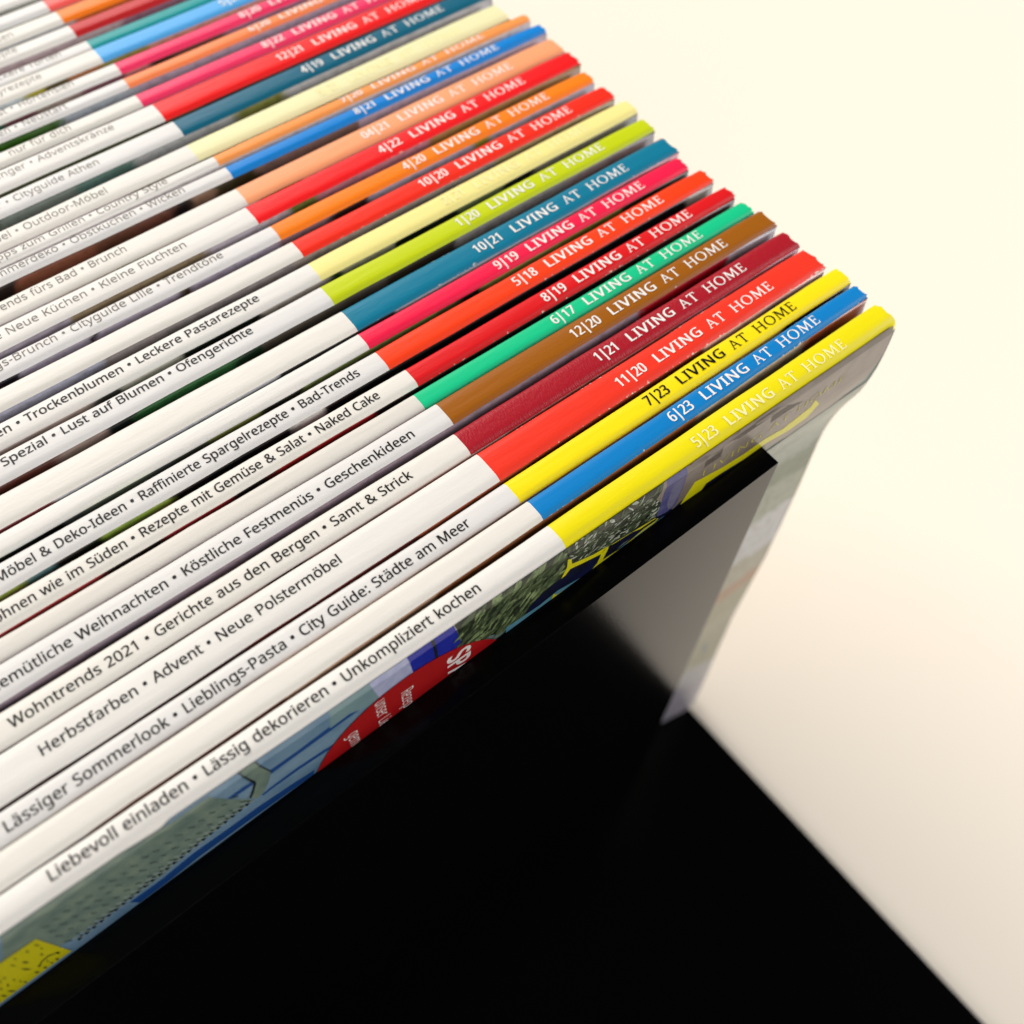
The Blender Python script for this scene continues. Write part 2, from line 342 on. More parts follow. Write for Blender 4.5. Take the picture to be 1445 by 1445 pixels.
    'c': [192,[[120,-4,102,-3,85,1,70,8,56,17,44,29,35,44,29,57,25,72,23,88,22,106,23,125,25,142,29,157,35,171,45,186,57,198,71,207,87,214,104,218,123,219,134,219,144,217,154,216,164,213,172,210,179,207,168,178,146,185,122,188,108,187,96,184,86,179,78,172,71,163,65,152,62,139,59,124,59,107,59,90,62,76,65,63,71,52,77,43,86,36,96,31,107,27,120,26,131,27,142,28,151,30,176,39,176,8,168,4,160,1,152,-1,142,-3,132,-4]]],
    'd': [247,[[110,-4,91,-2,74,3,59,12,46,24,36,40,28,59,24,81,22,107,24,133,28,156,36,175,46,191,59,203,75,212,92,217,111,219,121,218,131,217,140,215,148,212,155,208,162,203,177,187,180,187,178,203,177,219,177,305,213,305,213,0,184,0,179,29,177,29,162,12,155,8,148,4,140,0,131,-2,121,-4],[116,25,136,27,152,34,164,44,171,58,176,77,178,100,178,107,177,126,174,142,170,156,164,168,153,180,137,187,115,190,98,187,84,180,73,167,67,155,62,140,59,124,59,106,59,88,62,72,67,58,73,47,84,35,98,28]]],
    'e': [226,[[117,219,135,218,150,214,165,207,177,198,187,186,195,173,201,158,205,141,206,122,206,101,59,101,61,78,67,60,77,45,91,35,107,28,127,26,140,26,152,28,163,30,174,33,185,36,196,41,196,10,185,6,174,2,164,-1,152,-2,140,-4,126,-4,106,-3,88,2,72,8,57,18,45,30,35,46,29,59,25,73,23,89,22,106,23,123,25,139,29,153,34,166,43,182,54,195,67,205,82,213,99,217],[117,190,101,188,88,183,77,174,68,162,63,147,59,129,169,129,168,140,166,151,163,161,159,169,153,176,146,182,138,187,128,189]]],
    'f': [138,[[133,188,79,188,79,0,44,0,44,188,6,188,6,204,44,216,44,229,45,246,47,261,52,273,58,284,66,292,76,299,87,303,99,306,113,307,137,305,155,300,146,272,131,276,114,278,103,277,94,273,88,266,83,257,80,244,79,229,79,215,133,215]]],
    'g': [247,[[110,219,124,218,137,215,149,211,159,205,169,196,178,186,180,186,184,215,213,215,213,-4,211,-23,208,-40,202,-55,194,-67,183,-78,170,-86,155,-92,137,-95,116,-96,101,-96,87,-95,74,-93,61,-90,50,-87,39,-83,39,-50,50,-55,62,-59,75,-63,89,-65,103,-66,118,-67,135,-65,150,-60,162,-51,171,-39,176,-24,178,-6,178,2,178,16,179,28,177,28,169,18,160,10,149,4,138,0,125,-3,111,-4,91,-2,74,3,58,12,46,25,35,41,28,60,24,82,22,107,24,131,28,153,35,172,46,189,58,202,73,211,91,217],[115,189,104,188,93,185,84,180,77,172,70,163,65,152,61,138,59,123,59,107,59,88,62,72,67,58,73,46,84,34,99,27,116,25,126,25,136,27,144,29,151,32,158,37,163,42,168,49,172,57,174,65,176,75,178,86,178,99,178,107,177,125,175,141,171,154,166,165,159,174,151,181,141,186,129,188]]],
    'h': [248,[[69,215,69,200,67,185,70,185,75,192,80,198,87,204,94,208,102,212,110,215,119,217,128,218,137,219,153,218,168,215,180,210,191,204,200,195,206,185,211,172,214,157,215,140,215,0,180,0,180,138,179,153,175,166,169,176,160,184,147,188,132,189,117,188,105,185,95,180,86,173,80,164,75,154,72,141,70,127,69,111,69,0,34,0,34,305,69,305]]],
    'i': [103,[[69,215,69,0,34,0,34,215],[52,296,57,295,62,293,66,290,70,286,72,280,73,273,72,266,70,261,66,256,62,253,57,251,52,251,47,251,42,253,37,256,34,261,32,266,31,273,32,280,34,286,37,290,42,293,47,295]]],
    'k': [214,[[69,146,68,129,67,111,69,111,76,120,86,132,95,142,163,215,204,215,117,123,211,0,168,0,93,100,69,79,69,0,34,0,34,305,69,305]]],
    'l': [103,[[69,0,34,0,34,305,69,305]]],
    'm': [375,[[270,219,292,217,310,211,324,200,332,190,338,176,341,159,342,140,342,0,308,0,308,138,306,154,303,166,297,176,289,184,277,188,264,189,245,187,230,181,219,171,212,157,207,140,206,119,206,0,171,0,171,138,170,149,169,158,166,167,162,174,157,179,152,184,145,187,136,189,127,189,113,188,102,185,93,180,85,173,79,165,75,154,72,142,70,127,69,111,69,0,34,0,34,215,63,215,68,186,70,186,75,193,80,199,86,204,93,209,100,212,108,215,116,217,125,219,133,219,149,218,163,215,175,210,185,203,193,194,199,183,201,183,209,194,219,203,230,210,243,215,256,218]]],
    'n': [248,[[138,219,156,218,171,214,185,208,196,200,204,190,210,176,214,159,215,140,215,0,180,0,180,138,179,153,175,166,169,176,160,184,147,188,132,189,111,187,95,180,83,169,75,154,71,135,69,111,69,0,34,0,34,215,63,215,68,186,70,186,75,193,81,199,88,204,95,209,103,212,111,215,120,217,129,219]]],
    'o': [243,[[221,108,220,91,218,75,214,60,209,47,202,36,194,25,185,16,174,9,162,3,149,-1,135,-3,121,-4,107,-3,94,-1,81,3,70,9,59,16,50,25,42,36,35,47,29,60,25,75,23,91,22,108,23,125,25,141,29,155,34,168,43,183,55,196,69,206,84,213,102,217,122,219,141,217,158,213,173,206,187,196,199,183,208,168,214,155,218,141,220,125],[59,108,59,92,61,77,65,64,70,52,77,43,86,35,96,30,108,26,121,25,135,26,147,30,157,35,166,43,173,52,178,64,182,77,184,92,184,108,184,124,181,139,178,152,172,163,165,172,157,179,147,185,135,188,121,189,101,187,85,180,73,168,67,156,62,142,59,126]]],
    'p': [247,[[136,219,155,217,172,212,187,203,200,191,211,176,218,157,223,134,225,108,224,90,222,74,218,60,214,46,205,31,195,18,183,9,169,2,153,-3,136,-4,125,-4,116,-2,107,0,99,4,91,7,85,12,69,27,67,27,69,10,69,-8,69,-96,34,-96,34,215,63,215,68,186,69,186,85,202,91,207,98,211,106,215,115,217,125,218],[130,189,116,188,105,186,95,181,87,175,81,166,76,156,72,144,70,131,69,115,69,108,70,91,72,76,75,63,80,52,86,42,94,35,104,30,116,26,131,25,143,26,154,30,163,36,171,44,177,54,182,66,185,79,187,93,188,108,187,126,184,141,180,155,174,167,163,179,148,187]]],
    'r': [166,[[134,219,147,218,160,217,155,184,144,186,132,187,124,186,116,185,108,182,101,178,94,173,88,167,83,160,78,153,74,144,72,135,70,125,69,115,69,0,34,0,34,215,63,215,67,176,69,176,73,183,79,191,85,197,92,204,99,209,107,213,116,216,125,218]]],
    's': [192,[[174,59,173,46,169,35,164,24,156,16,146,9,134,3,120,-1,105,-3,88,-4,74,-4,61,-2,50,0,39,2,30,6,21,10,21,42,30,38,40,34,52,30,64,27,77,25,89,24,105,25,118,28,128,33,135,39,139,47,140,56,136,71,132,75,127,79,120,83,111,88,100,93,87,98,74,103,62,109,51,114,42,120,35,126,28,133,24,141,21,151,20,162,23,179,30,193,43,204,55,211,68,215,84,218,101,219,114,219,126,217,138,215,149,212,159,209,170,204,158,176,129,186,119,188,109,190,99,190,85,189,74,187,66,183,59,178,55,171,54,164,55,158,56,153,59,149,64,145,69,141,77,137,109,123,122,118,134,113,144,107,153,102,161,95,166,88,171,80,173,70]]],
    't': [145,[[106,25,122,26,136,29,136,2,120,-2,100,-4,89,-3,79,-1,69,2,60,7,52,13,46,22,41,33,38,46,37,63,37,188,6,188,6,204,37,219,51,264,72,264,72,215,134,215,134,188,72,188,72,63,73,51,76,42,82,34,88,29,97,26]]],
    'u': [248,[[214,215,214,0,185,0,180,28,178,28,173,21,167,15,160,10,153,6,145,2,137,-1,128,-2,119,-4,110,-4,94,-3,79,0,67,4,56,11,47,19,40,30,36,42,33,57,32,74,32,215,67,215,67,77,69,61,73,48,79,38,88,31,100,27,115,25,130,26,143,29,153,34,161,41,168,50,173,61,176,73,178,87,178,103,178,215]]],
    'v': [204,[[81,0,0,215,38,215,83,88,90,69,97,48,101,31,102,31,107,48,114,69,120,88,166,215,204,215,122,0]]],
    'w': [315,[[173,121,168,138,164,154,160,168,158,178,156,178,154,168,151,154,147,138,142,121,103,0,63,0,4,215,41,215,71,101,77,77,82,55,85,36,86,36,89,49,92,64,96,80,101,94,139,215,177,215,214,94,220,75,225,54,229,37,230,37,233,54,238,76,245,101,275,215,311,215,251,0,210,0]]],
    'y': [204,[[0,215,38,215,85,93,92,72,98,52,103,34,104,34,112,60,123,93,166,215,204,215,112,-30,107,-42,101,-54,94,-65,87,-74,78,-82,69,-88,59,-93,47,-95,34,-96,17,-95,4,-93,4,-65,15,-67,28,-67,36,-67,43,-65,50,-63,55,-59,60,-55,65,-50,76,-29,87,-1]]],
    'z': [188,[[173,0,16,0,16,23,131,188,22,188,22,215,170,215,170,188,56,27,173,27]]],
    '|': [221,[[96,305,125,305,125,-97,96,-97]]],
    'ä': [225,[[115,219,134,217,150,214,163,209,174,201,184,188,190,169,192,146,192,0,167,0,160,30,158,30,152,23,146,17,139,11,132,6,125,2,117,0,108,-2,98,-4,86,-4,74,-3,62,-1,52,3,42,8,34,15,27,24,22,34,19,46,18,60,21,80,30,96,44,109,58,117,76,123,97,127,121,128,158,130,158,142,157,158,153,171,146,180,138,185,127,189,113,190,102,189,92,188,81,185,53,174,42,200,52,205,63,209,75,213,88,216,102,218],[126,104,102,102,83,97,70,91,62,83,57,72,55,59,56,48,60,40,66,33,74,28,83,25,94,24,111,26,126,31,140,39,150,51,156,67,158,86,158,105],[57,273,57,279,59,284,62,288,75,293,89,288,92,284,94,279,94,273,94,267,92,262,89,258,85,255,80,254,75,253,71,254,66,255,62,258,59,262,57,267],[132,273,133,279,134,284,137,288,150,293,164,288,167,284,169,279,169,273,169,267,167,262,164,258,160,255,155,254,150,253,146,254,141,255,137,258,134,262,133,267]]],
    'ö': [243,[[221,108,220,91,218,75,214,60,209,47,202,36,194,25,185,16,174,9,162,3,149,-1,135,-3,121,-4,107,-3,94,-1,81,3,70,9,59,16,50,25,42,36,35,47,29,60,25,75,23,91,22,108,23,125,25,141,29,155,34,168,43,183,55,196,69,206,84,213,102,217,122,219,141,217,158,213,173,206,187,196,199,183,208,168,214,155,218,141,220,125],[59,108,59,92,61,77,65,64,70,52,77,43,86,35,96,30,108,26,121,25,135,26,147,30,157,35,166,43,173,52,178,64,182,77,184,92,184,108,184,124,181,139,178,152,172,163,165,172,157,179,147,185,135,188,121,189,101,187,85,180,73,168,67,156,62,142,59,126],[65,273,66,279,68,284,71,288,84,293,97,288,101,284,102,279,103,273,102,267,101,262,97,258,93,255,89,254,84,253,79,254,75,255,71,258,68,262,66,267],[141,273,141,279,143,284,146,288,159,293,172,288,176,284,177,279,178,273,177,267,176,262,172,258,168,255,164,254,159,253,154,254,150,255,146,258,143,262,141,267]]],
    'ü': [248,[[214,215,214,0,185,0,180,28,178,28,173,21,167,15,160,10,153,6,145,2,137,-1,128,-2,119,-4,110,-4,94,-3,79,0,67,4,56,11,47,19,40,30,36,42,33,57,32,74,32,215,67,215,67,77,69,61,73,48,79,38,88,31,100,27,115,25,130,26,143,29,153,34,161,41,168,50,173,61,176,73,178,87,178,103,178,215],[68,273,68,279,70,284,73,288,87,293,100,288,103,284,105,279,105,273,105,267,103,262,100,258,96,255,91,254,87,253,82,254,77,255,73,258,70,262,68,267],[143,273,144,279,146,284,149,288,162,293,175,288,178,284,180,279,180,273,180,267,178,262,175,258,171,255,166,254,162,253,157,254,152,255,149,258,146,262,144,267]]],
    '•': [151,[[31,146,32,158,33,167,37,175,41,182,46,187,53,191,60,194,67,196,75,196,83,196,91,194,98,191,104,187,109,182,114,175,117,167,119,158,120,146,119,135,117,126,114,118,109,111,104,106,98,102,91,99,83,97,75,97,67,97,60,99,53,102,46,106,41,111,37,118,33,126,32,135]]],
}
SPACE = 130
# inscriptional capitals with serifs, cap height 286
SERIF = {
    'A': [300, [[0, 0, 0, 8, 26, 14, 118, 290, 136, 290, 248, 16, 278, 8, 278, 0, 186, 0, 186, 8, 214, 15, 186, 92, 76, 92, 50, 15, 84, 8, 84, 0],
                [82, 108, 180, 108, 130, 238]]],
    'T': [270, [[92, 0, 92, 8, 118, 15, 118, 270, 44, 268, 22, 226, 12, 226, 18, 290, 250, 290, 256, 226, 246, 226, 224, 268, 154, 270, 154, 15, 182, 8, 182, 0]]],
    'H': [350, [[18, 0, 18, 8, 46, 15, 46, 271, 18, 278, 18, 286, 112, 286, 112, 278, 84, 271, 84, 158, 250, 158, 250, 271, 222, 278, 222, 286, 316, 286, 316, 278, 288, 271, 288, 15, 316, 8, 316, 0, 222, 0, 222, 8, 250, 15, 250, 140, 84, 140, 84, 15, 112, 8, 112, 0]]],
    'M': [410, [[10, 0, 10, 8, 40, 15, 62, 271, 32, 278, 32, 286, 104, 286, 200, 72, 296, 286, 362, 286, 362, 278, 334, 271, 350, 15, 382, 8, 382, 0, 284, 0, 284, 8, 312, 15, 298, 222, 196, -4, 186, -4, 82, 222, 64, 15, 96, 8, 96, 0]]],
    'E': [240, [[18, 0, 18, 8, 46, 15, 46, 271, 18, 278, 18, 286, 200, 286, 204, 232, 194, 232, 176, 268, 84, 268, 84, 158, 152, 158, 164, 182, 172, 182, 172, 116, 164, 116, 152, 140, 84, 140, 84, 18, 188, 18, 212, 62, 222, 60, 212, 0]]],
}


def _ellipse(cx, cy, rx, ry, n=28, rev=False):
    p = []
    for k in range(n):
        a = 2 * math.pi * (n - k if rev else k) / n
        p += [cx + rx * math.cos(a), cy + ry * math.sin(a)]
    return p


SERIF['O'] = [350, [_ellipse(166, 143, 148, 149), _ellipse(166, 143, 106, 132, rev=True)]]


def text_mesh(parts, bold=0.0):
    """parts: list of (string, font, x0, x1 or None, scale_x, scale_y). Returns verts, faces in 2-D."""
    c = bpy.data.curves.new('lettering_outline', 'CURVE')
    c.dimensions = '2D'
    c.fill_mode = 'BOTH'
    for s, font, x0, x1, sx, sy, y0, track in parts:
        adv = sum((SPACE if ch == ' ' else font[ch][0]) + track for ch in s) - track
        if x1 is not None and x0 is not None:
            sx = (x1 - x0) / adv
        elif x0 is None:
            x0 = x1 - adv * sx
        x = x0
        for ch in s:
            if ch == ' ':
                x += (SPACE + track) * sx
                continue
            for ct in font[ch][1]:
                n = len(ct) // 2
                sp = c.splines.new('POLY')
                sp.points.add(n - 1)
                for k in range(n):
                    sp.points[k].co = ((x + ct[2 * k] * sx) * 100, (y0 + ct[2 * k + 1] * sy) * 100, 0, 1)
                sp.use_cyclic_u = True
            x += (font[ch][0] + track) * sx
    c.offset = bold * 100
    o = bpy.data.objects.new('lettering_outline', c)
    COL.objects.link(o)
    dg = bpy.context.evaluated_depsgraph_get()
    me = bpy.data.meshes.new_from_object(o.evaluated_get(dg))
    bm = bmesh.new()
    bm.from_mesh(me)
    ys = [v.co.y for v in bm.verts] or [0]
    for k in range(1, 9):
        geo = bm.verts[:] + bm.edges[:] + bm.faces[:]
        bmesh.ops.bisect_plane(bm, geom=geo, plane_co=(0, min(ys) + (max(ys) - min(ys)) * k / 9, 0), plane_no=(0, 1, 0))
    bm.verts.index_update()
    vs = [(v.co.x / 100, v.co.y / 100) for v in bm.verts]
    fs = [tuple(v.index for v in f.verts) for f in bm.faces]
    bm.free()
    bpy.data.objects.remove(o)
    bpy.data.curves.remove(c)
    bpy.data.meshes.remove(me)
    return vs, fs


# ------------------------------------------------------------------ tabletop
M_TABLE = new_mat('tabletop_laminate', lin((240, 229, 210)), 0.55, 0.35)
nt = M_TABLE.node_tree
tc = nd(nt, 'ShaderNodeTexCoord')
n1 = noise(nt, tc.outputs['Object'], 2.2, 3.0)
nt.links.new(mix_rgb(nt, n1, lin((241, 229, 209)), lin((241, 231, 217))),
             nt.nodes['Principled BSDF'].inputs['Base Color'])
table = link('tabletop', [(-1.6, -1.6, 0), (2.4, -1.6, 0), (2.4, 2.4, 0), (-1.6, 2.4, 0)], [(0, 1, 2, 3)], M_TABLE)
table['kind'] = 'structure'

# ------------------------------------------------------------------ magazine stand
M_STEEL = new_mat('black_powder_coat', (0.001, 0.001, 0.0012, 1), 0.17, 0.5)
nt = M_STEEL.node_tree
b = nt.nodes['Principled BSDF']
b.inputs['IOR'].default_value = 1.23
tc = nd(nt, 'ShaderNodeTexCoord')
f = noise(nt, tc.outputs['Object'], 1500.0, 2.0)
bp = nd(nt, 'ShaderNodeBump')
bp.inputs['Strength'].default_value = 0.14
bp.inputs['Distance'].default_value = 0.0001
nt.links.new(f, bp.inputs['Height'])
nt.links.new(bp.outputs['Normal'], b.inputs['Normal'])

stand = thing('magazine_stand', 'black powder-coated steel stand with base plate and upright end panel holding the row of magazines',
              'magazine stand', W(-1.5, 0.4, ZB - PLATE))
ya, yb2 = -2.2, 3.4
xr = lambda y: -0.089 - 0.023 * y
beveled_box('base_plate', [W(-3.05, ya, ZB - PLATE + 0.0006), W(xr(ya), ya, ZB - PLATE + 0.0006), W(xr(yb2), yb2, ZB - PLATE + 0.0006), W(-3.05, yb2, ZB - PLATE + 0.0006),
                           W(-3.05, ya, ZB), W(xr(ya), ya, ZB), W(xr(yb2), yb2, ZB), W(-3.05, yb2, ZB)], M_STEEL, stand, 0.0003)
# the panel stands close against the first magazine; its top edge runs slightly downhill to the left
pt = lambda x: -0.150 + 0.078 * (x + 0.396)
xl, xrp = -2.72, -0.398
y0p, y1p = -0.067, -0.003
beveled_box('end_panel', [W(xl, y0p, ZB + 0.001), W(xrp, y0p, ZB + 0.001), W(xrp, y1p, ZB + 0.001), W(xl, y1p, ZB + 0.001),
                          W(xl, y0p, pt(xl)), W(xrp, y0p, pt(xrp)), W(xrp, y1p, pt(xrp)), W(xl, y1p, pt(xl))], M_STEEL, stand, 0.00008)

# ------------------------------------------------------------------ magazines
SANS = GLYPHS
GAPX = 3.12


class Mag:
    pass


# issue, spine colour, boundary x, end x, near edge (slope, y), far edge (slope, y), lettering colour,
# headline, headline end x, horizontal scale, baseline, wear, cover patches, label
MAGS = [
    ('5|23', (240, 224, 10), -0.9874, 0.0134, -0.0041, -0.0051, 0.0011, 0.0665, 'c', 'Liebevoll einladen • Lässig dekorieren • Unkompliziert kochen', -1.183, 7.72e-05, 0.4, 0.0,
     [(-2.4, (100, 116, 112))],
     'magazine with yellow spine marked 5|23, foremost of the row, against the black panel'),
    ('6|23', (6, 128, 200), -0.9856, 0.0122, 0.0098, 0.0901, 0.0035, 0.1383, 'w', '', 0, 7.72e-05, 0.4, 0.45,
     [(-2.4, (200, 196, 190)), (-2.0, (120, 70, 50)), (-1.6, (190, 150, 120)), (-1.25, (140, 84, 48)), (-0.75, (150, 90, 50)), (-0.55, (190, 168, 140)), (-0.2, (150, 70, 28))],
     'magazine with blue spine marked 6|23, just behind the foremost yellow one'),
    ('7|23', (252, 228, 16), -0.9954, 0.0209, 0.0069, 0.1498, 0.0046, 0.2046, 'k', 'Lässiger Sommerlook • Lieblings-Pasta • City Guide: Städte am Meer', -1.111, 7.72e-05, 0.27, 0.25,
     [(-2.4, (196, 194, 190)), (-1.3, (180, 178, 172)), (-0.9, (210, 190, 90)), (-0.2, (40, 44, 20))],
     'magazine with yellow spine and black lettering marked 7|23, third from the front'),
    ('11|20', (244, 56, 36), -0.9981, 0.0008, 0.0086, 0.2174, 0.0019, 0.2923, 'w', 'Herbstfarben • Advent • Neue Polstermöbel', -1.365, 7.72e-05, 0.43, 0.55,
     [(-2.4, (70, 40, 40)), (-1.6, (96, 30, 26)), (-1.2, (150, 70, 40)), (-0.9, (110, 40, 26)), (-0.4, (214, 170, 160))],
     'magazine with wide coral red spine marked 11|20'),
    ('1|21', (172, 22, 38), -1.0054, 0.0039, 0.0050, 0.3048, 0.0019, 0.3663, 'w', 'Wohntrends 2021 • Gerichte aus den Bergen • Samt & Strick', -1.138, 7.72e-05, 0.35, 0.12,
     [(-2.4, (70, 50, 46)), (-2.0, (190, 160, 140)), (-1.85, (60, 40, 36)), (-1.7, (196, 170, 160)), (-1.5, (70, 50, 46)), (-1.42, (200, 180, 170)), (-0.9, (200, 120, 110)), (-0.4, (160, 90, 100))],
     'magazine with linen-textured dark red spine marked 1|21'),
    ('12|20', (160, 92, 10), -0.9914, 0.0036, 0.0041, 0.3853, 0.0007, 0.4481, 'w', 'Gemütliche Weihnachten • Köstliche Festmenüs • Geschenkideen', -1.075, 7.72e-05, 0.3, 0.05,
     [(-2.4, (140, 124, 134)), (-0.45, (150, 10, 24)), (-0.16, (150, 136, 142))],
     'magazine with brown spine marked 12|20'),
    ('6|17', (18, 200, 138), -1.0141, -0.0038, 0.0020, 0.4560, 0.0003, 0.5023, 'w', '', 0, 7.72e-05, 0.4, 0.0,
     [(-2.4, (90, 90, 60)), (-1, (20, 120, 80))],
     'magazine with mint green spine marked 6|17 and a greyish blank white part'),
    ('8|19', (224, 22, 28), -0.9900, -0.0077, 0.0053, 0.5194, -0.0020, 0.5656, 'w', 'Wohnen wie im Süden • Rezepte mit Gemüse & Salat • Naked Cake', -1.076, 7.13e-05, 0.32, 0.5,
     [(-2.4, (170, 50, 50)), (-1.75, (30, 16, 16)), (-1.6, (150, 30, 40)), (-1.45, (24, 12, 12)), (-1.36, (150, 24, 26)), (-1.1, (26, 12, 12)), (-0.3, (60, 24, 24))],
     'magazine with dark-edged red spine marked 8|19, in front of the orange 5|18 one'),
    ('5|18', (255, 66, 22), -1.0158, -0.0153, 0.0040, 0.5903, -0.0005, 0.6457, 'w', 'Möbel & Deko-Ideen • Raffinierte Spargelrezepte • Bad-Trends', -1.077, 7.13e-05, 0.34, 0.35,
     [(-2.4, (110, 140, 140)), (-2.0, (130, 150, 60)), (-1.88, (70, 110, 110)), (-1.8, (16, 24, 16)), (-1.7, (130, 156, 60)), (-1.55, (12, 12, 12)), (-1.25, (190, 186, 180)), (-1.18, (12, 12, 12)), (-0.1, (150, 140, 130))],
     'magazine with bright orange red spine marked 5|18'),
    ('9|19', (246, 28, 74), -1.0159, -0.0299, 0.0018, 0.6670, 0.0034, 0.7181, 'w', '', 0, 7.72e-05, 0.4, 0.1,
     [(-2.4, (12, 12, 12)), (-1.75, (70, 74, 74)), (-1.5, (60, 62, 50)), (-1.42, (124, 128, 62)), (-1.28, (24, 22, 14)), (-1.18, (110, 120, 62)), (-0.82, (96, 90, 50)), (-0.76, (26, 20, 12)), (-0.68, (140, 132, 66)), (-0.45, (120, 110, 44)), (-0.25, (44, 32, 16))],
     'magazine with narrow pink spine marked 9|19'),
    ('10|21', (6, 122, 152), -1.0098, -0.0113, 0.0040, 0.7258, -0.0003, 0.7926, 'w', '', 0, 7.72e-05, 0.4, 0.3,
     [(-2.4, (110, 20, 30)), (-1.75, (180, 182, 186)), (-1.2, (30, 30, 32)), (-0.9, (150, 160, 170)), (-0.3, (200, 120, 130))],
     'magazine with teal blue spine marked 10|21, beside the narrow pink one'),
    ('1|20', (200, 214, 16), -1.0095, -0.0079, 0.0048, 0.8232, -0.0016, 0.8790, 'w', 'Spezial • Lust auf Blumen • Ofengerichte', -1.202, 7.72e-05, 0.5, 0.0,
     [(-2.4, (60, 78, 44)), (-1.9, (90, 50, 40)), (-1.7, (140, 120, 110)), (-1.58, (20, 26, 20)), (-1.5, (44, 92, 48)), (-1.27, (22, 44, 26)), (-1.2, (70, 62, 52)), (-0.85, (44, 34, 24)), (-0.65, (118, 112, 108))],
     'magazine with lime green spine marked 1|20'),
    ('2|21', (250, 236, 150), -0.9908, 0.0083, 0.0033, 0.9066, 0.0014, 0.9663, 'c', 'Ideen • Trockenblumen • Leckere Pastarezepte', -1.139, 7.72e-05, 0.4, 0.0,
     [(-2.4, (30, 60, 40)), (-1.9, (176, 160, 150)), (-1.55, (60, 60, 54)), (-1.5, (190, 180, 168)), (-1.35, (18, 24, 18)), (-1.14, (172, 162, 152)), (-0.96, (30, 64, 24)), (-0.92, (150, 150, 120)), (-0.76, (16, 26, 12)), (-0.58, (96, 110, 70)), (-0.44, (16, 20, 12)), (-0.34, (120, 116, 100))],
     'magazine with pale yellow spine marked 2|21, behind the lime green one'),
    ('10|20', (250, 46, 26), -0.9859, -0.0086, -0.0024, 0.9828, -0.0013, 1.0422, 'w', '', 0, 7.72e-05, 0.4, 0.4,
     [(-2.4, (160, 160, 176)), (-1.5, (130, 122, 120)), (-1, (140, 128, 120)), (-0.4, (150, 130, 90))],
     'magazine with red orange spine marked 10|20, between the pale yellow and the orange one'),
    ('4|20', (255, 132, 22), -0.9982, -0.0067, 0.0000, 1.0679, -0.0005, 1.1207, 'w', 'Frühlings-Brunch • Cityguide Lille • Trendtöne', -1.137, 7.72e-05, 0.46, 0.0,
     [(-2.4, (74, 36, 30)), (-1.72, (20, 14, 14)), (-1.66, (160, 150, 160)), (-1.5, (30, 24, 22)), (-1.48, (166, 156, 170)), (-1.28, (60, 46, 20)), (-1.24, (160, 150, 166)), (-1, (134, 104, 110)), (-0.84, (40, 20, 20)), (-0.72, (166, 156, 170)), (-0.42, (140, 130, 40)), (-0.36, (168, 158, 172))],
     'magazine with orange spine marked 4|20'),
    ('4|22', (250, 26, 30), -1.0157, 0.0067, 0.0036, 1.1434, 0.0014, 1.2065, 'w', 'Frische Neue Küchen • Kleine Fluchten', -1.191, 7.72e-05, 0.42, 0.25,
     [(-2.4, (150, 110, 120)), (-1.8, (150, 140, 150)), (-1.5, (130, 112, 84)), (-1.15, (170, 160, 166)), (-0.92, (90, 100, 40)), (-0.82, (170, 110, 120)), (-0.5, (150, 110, 60))],
     'magazine with pure red spine marked 4|22, behind the orange one'),
    ('04|21', (253, 168, 118), -0.9992, 0.0102, -0.0007, 1.2172, 0.0042, 1.2880, 'w', 'Trends fürs Bad • Brunch', -1.308, 7.13e-05, 0.42, 0.0,
     [(-2.4, (170, 168, 172)), (-1.9, (60, 48, 20)), (-1.75, (200, 190, 186)), (-1.35, (70, 100, 50)), (-1.25, (196, 180, 180)), (-0.95, (80, 30, 36)), (-0.85, (200, 150, 160))],
     'magazine with peach spine marked 04|21'),
    ('8|21', (14, 132, 214), -0.9831, 0.0220, -0.0082, 1.3093, -0.0086, 1.3516, 'w', 'Sommerdeko • Obstkuchen • Wicken', -1.102, 7.5e-05, 0.36, 0.0,
     [(-2.4, (190, 186, 196)), (-1.85, (70, 34, 20)), (-1.6, (30, 20, 14)), (-1.55, (120, 70, 50)), (-1.35, (100, 60, 46)), (-1.15, (20, 14, 12)), (-1.1, (130, 100, 80)), (-1.02, (50, 42, 20)), (-0.9, (110, 86, 76)), (-0.6, (170, 150, 160))],
     'magazine with narrow sky blue spine marked 8|21'),
    ('7|20', (255, 158, 82), -0.9890, 0.0125, 0.0000, 1.3720, -0.0011, 1.4073, 'w', 'Tipps zum Grillen • Country Style', -1.122, 7.5e-05, 0.36, 0.0,
     [(-2.4, (200, 190, 190))],
     'magazine with narrow light orange spine marked 7|20'),
    ('5|21', (242, 236, 184), -1.0191, -0.0239, -0.0024, 1.4210, 0.0090, 1.4995, 'c', 'Möbel • Outdoor-Möbel', -1.254, 7.5e-05, 0.34, 0.0,
     [(-2.4, (150, 150, 150)), (-1.7, (60, 60, 30)), (-1.6, (170, 160, 166)), (-1.2, (70, 70, 30)), (-0.5, (110, 80, 50))],
     'magazine with pale cream spine, between the light orange and the dark teal one'),
    ('4|19', (4, 98, 124), -1.0052, -0.0052, 0.0040, 1.5260, 0.0040, 1.5910, 'w', 'Sommer • Cityguide Athen', -1.224, 7.5e-05, 0.38, 0.0,
     [(-2.4, (70, 84, 50)), (-1.5, (110, 120, 110)), (-1.3, (80, 110, 100)), (-1.15, (160, 160, 160)), (-0.85, (120, 120, 60)), (-0.7, (180, 176, 176))],
     'magazine with dark teal spine marked 4|19'),
    ('12|21', (252, 30, 30), -1.0160, -0.0160, 0.0000, 1.5990, 0.0000, 1.6740, 'w', 'Hunger • Adventskränze', -1.136, 7.5e-05, 0.5, 0.0,
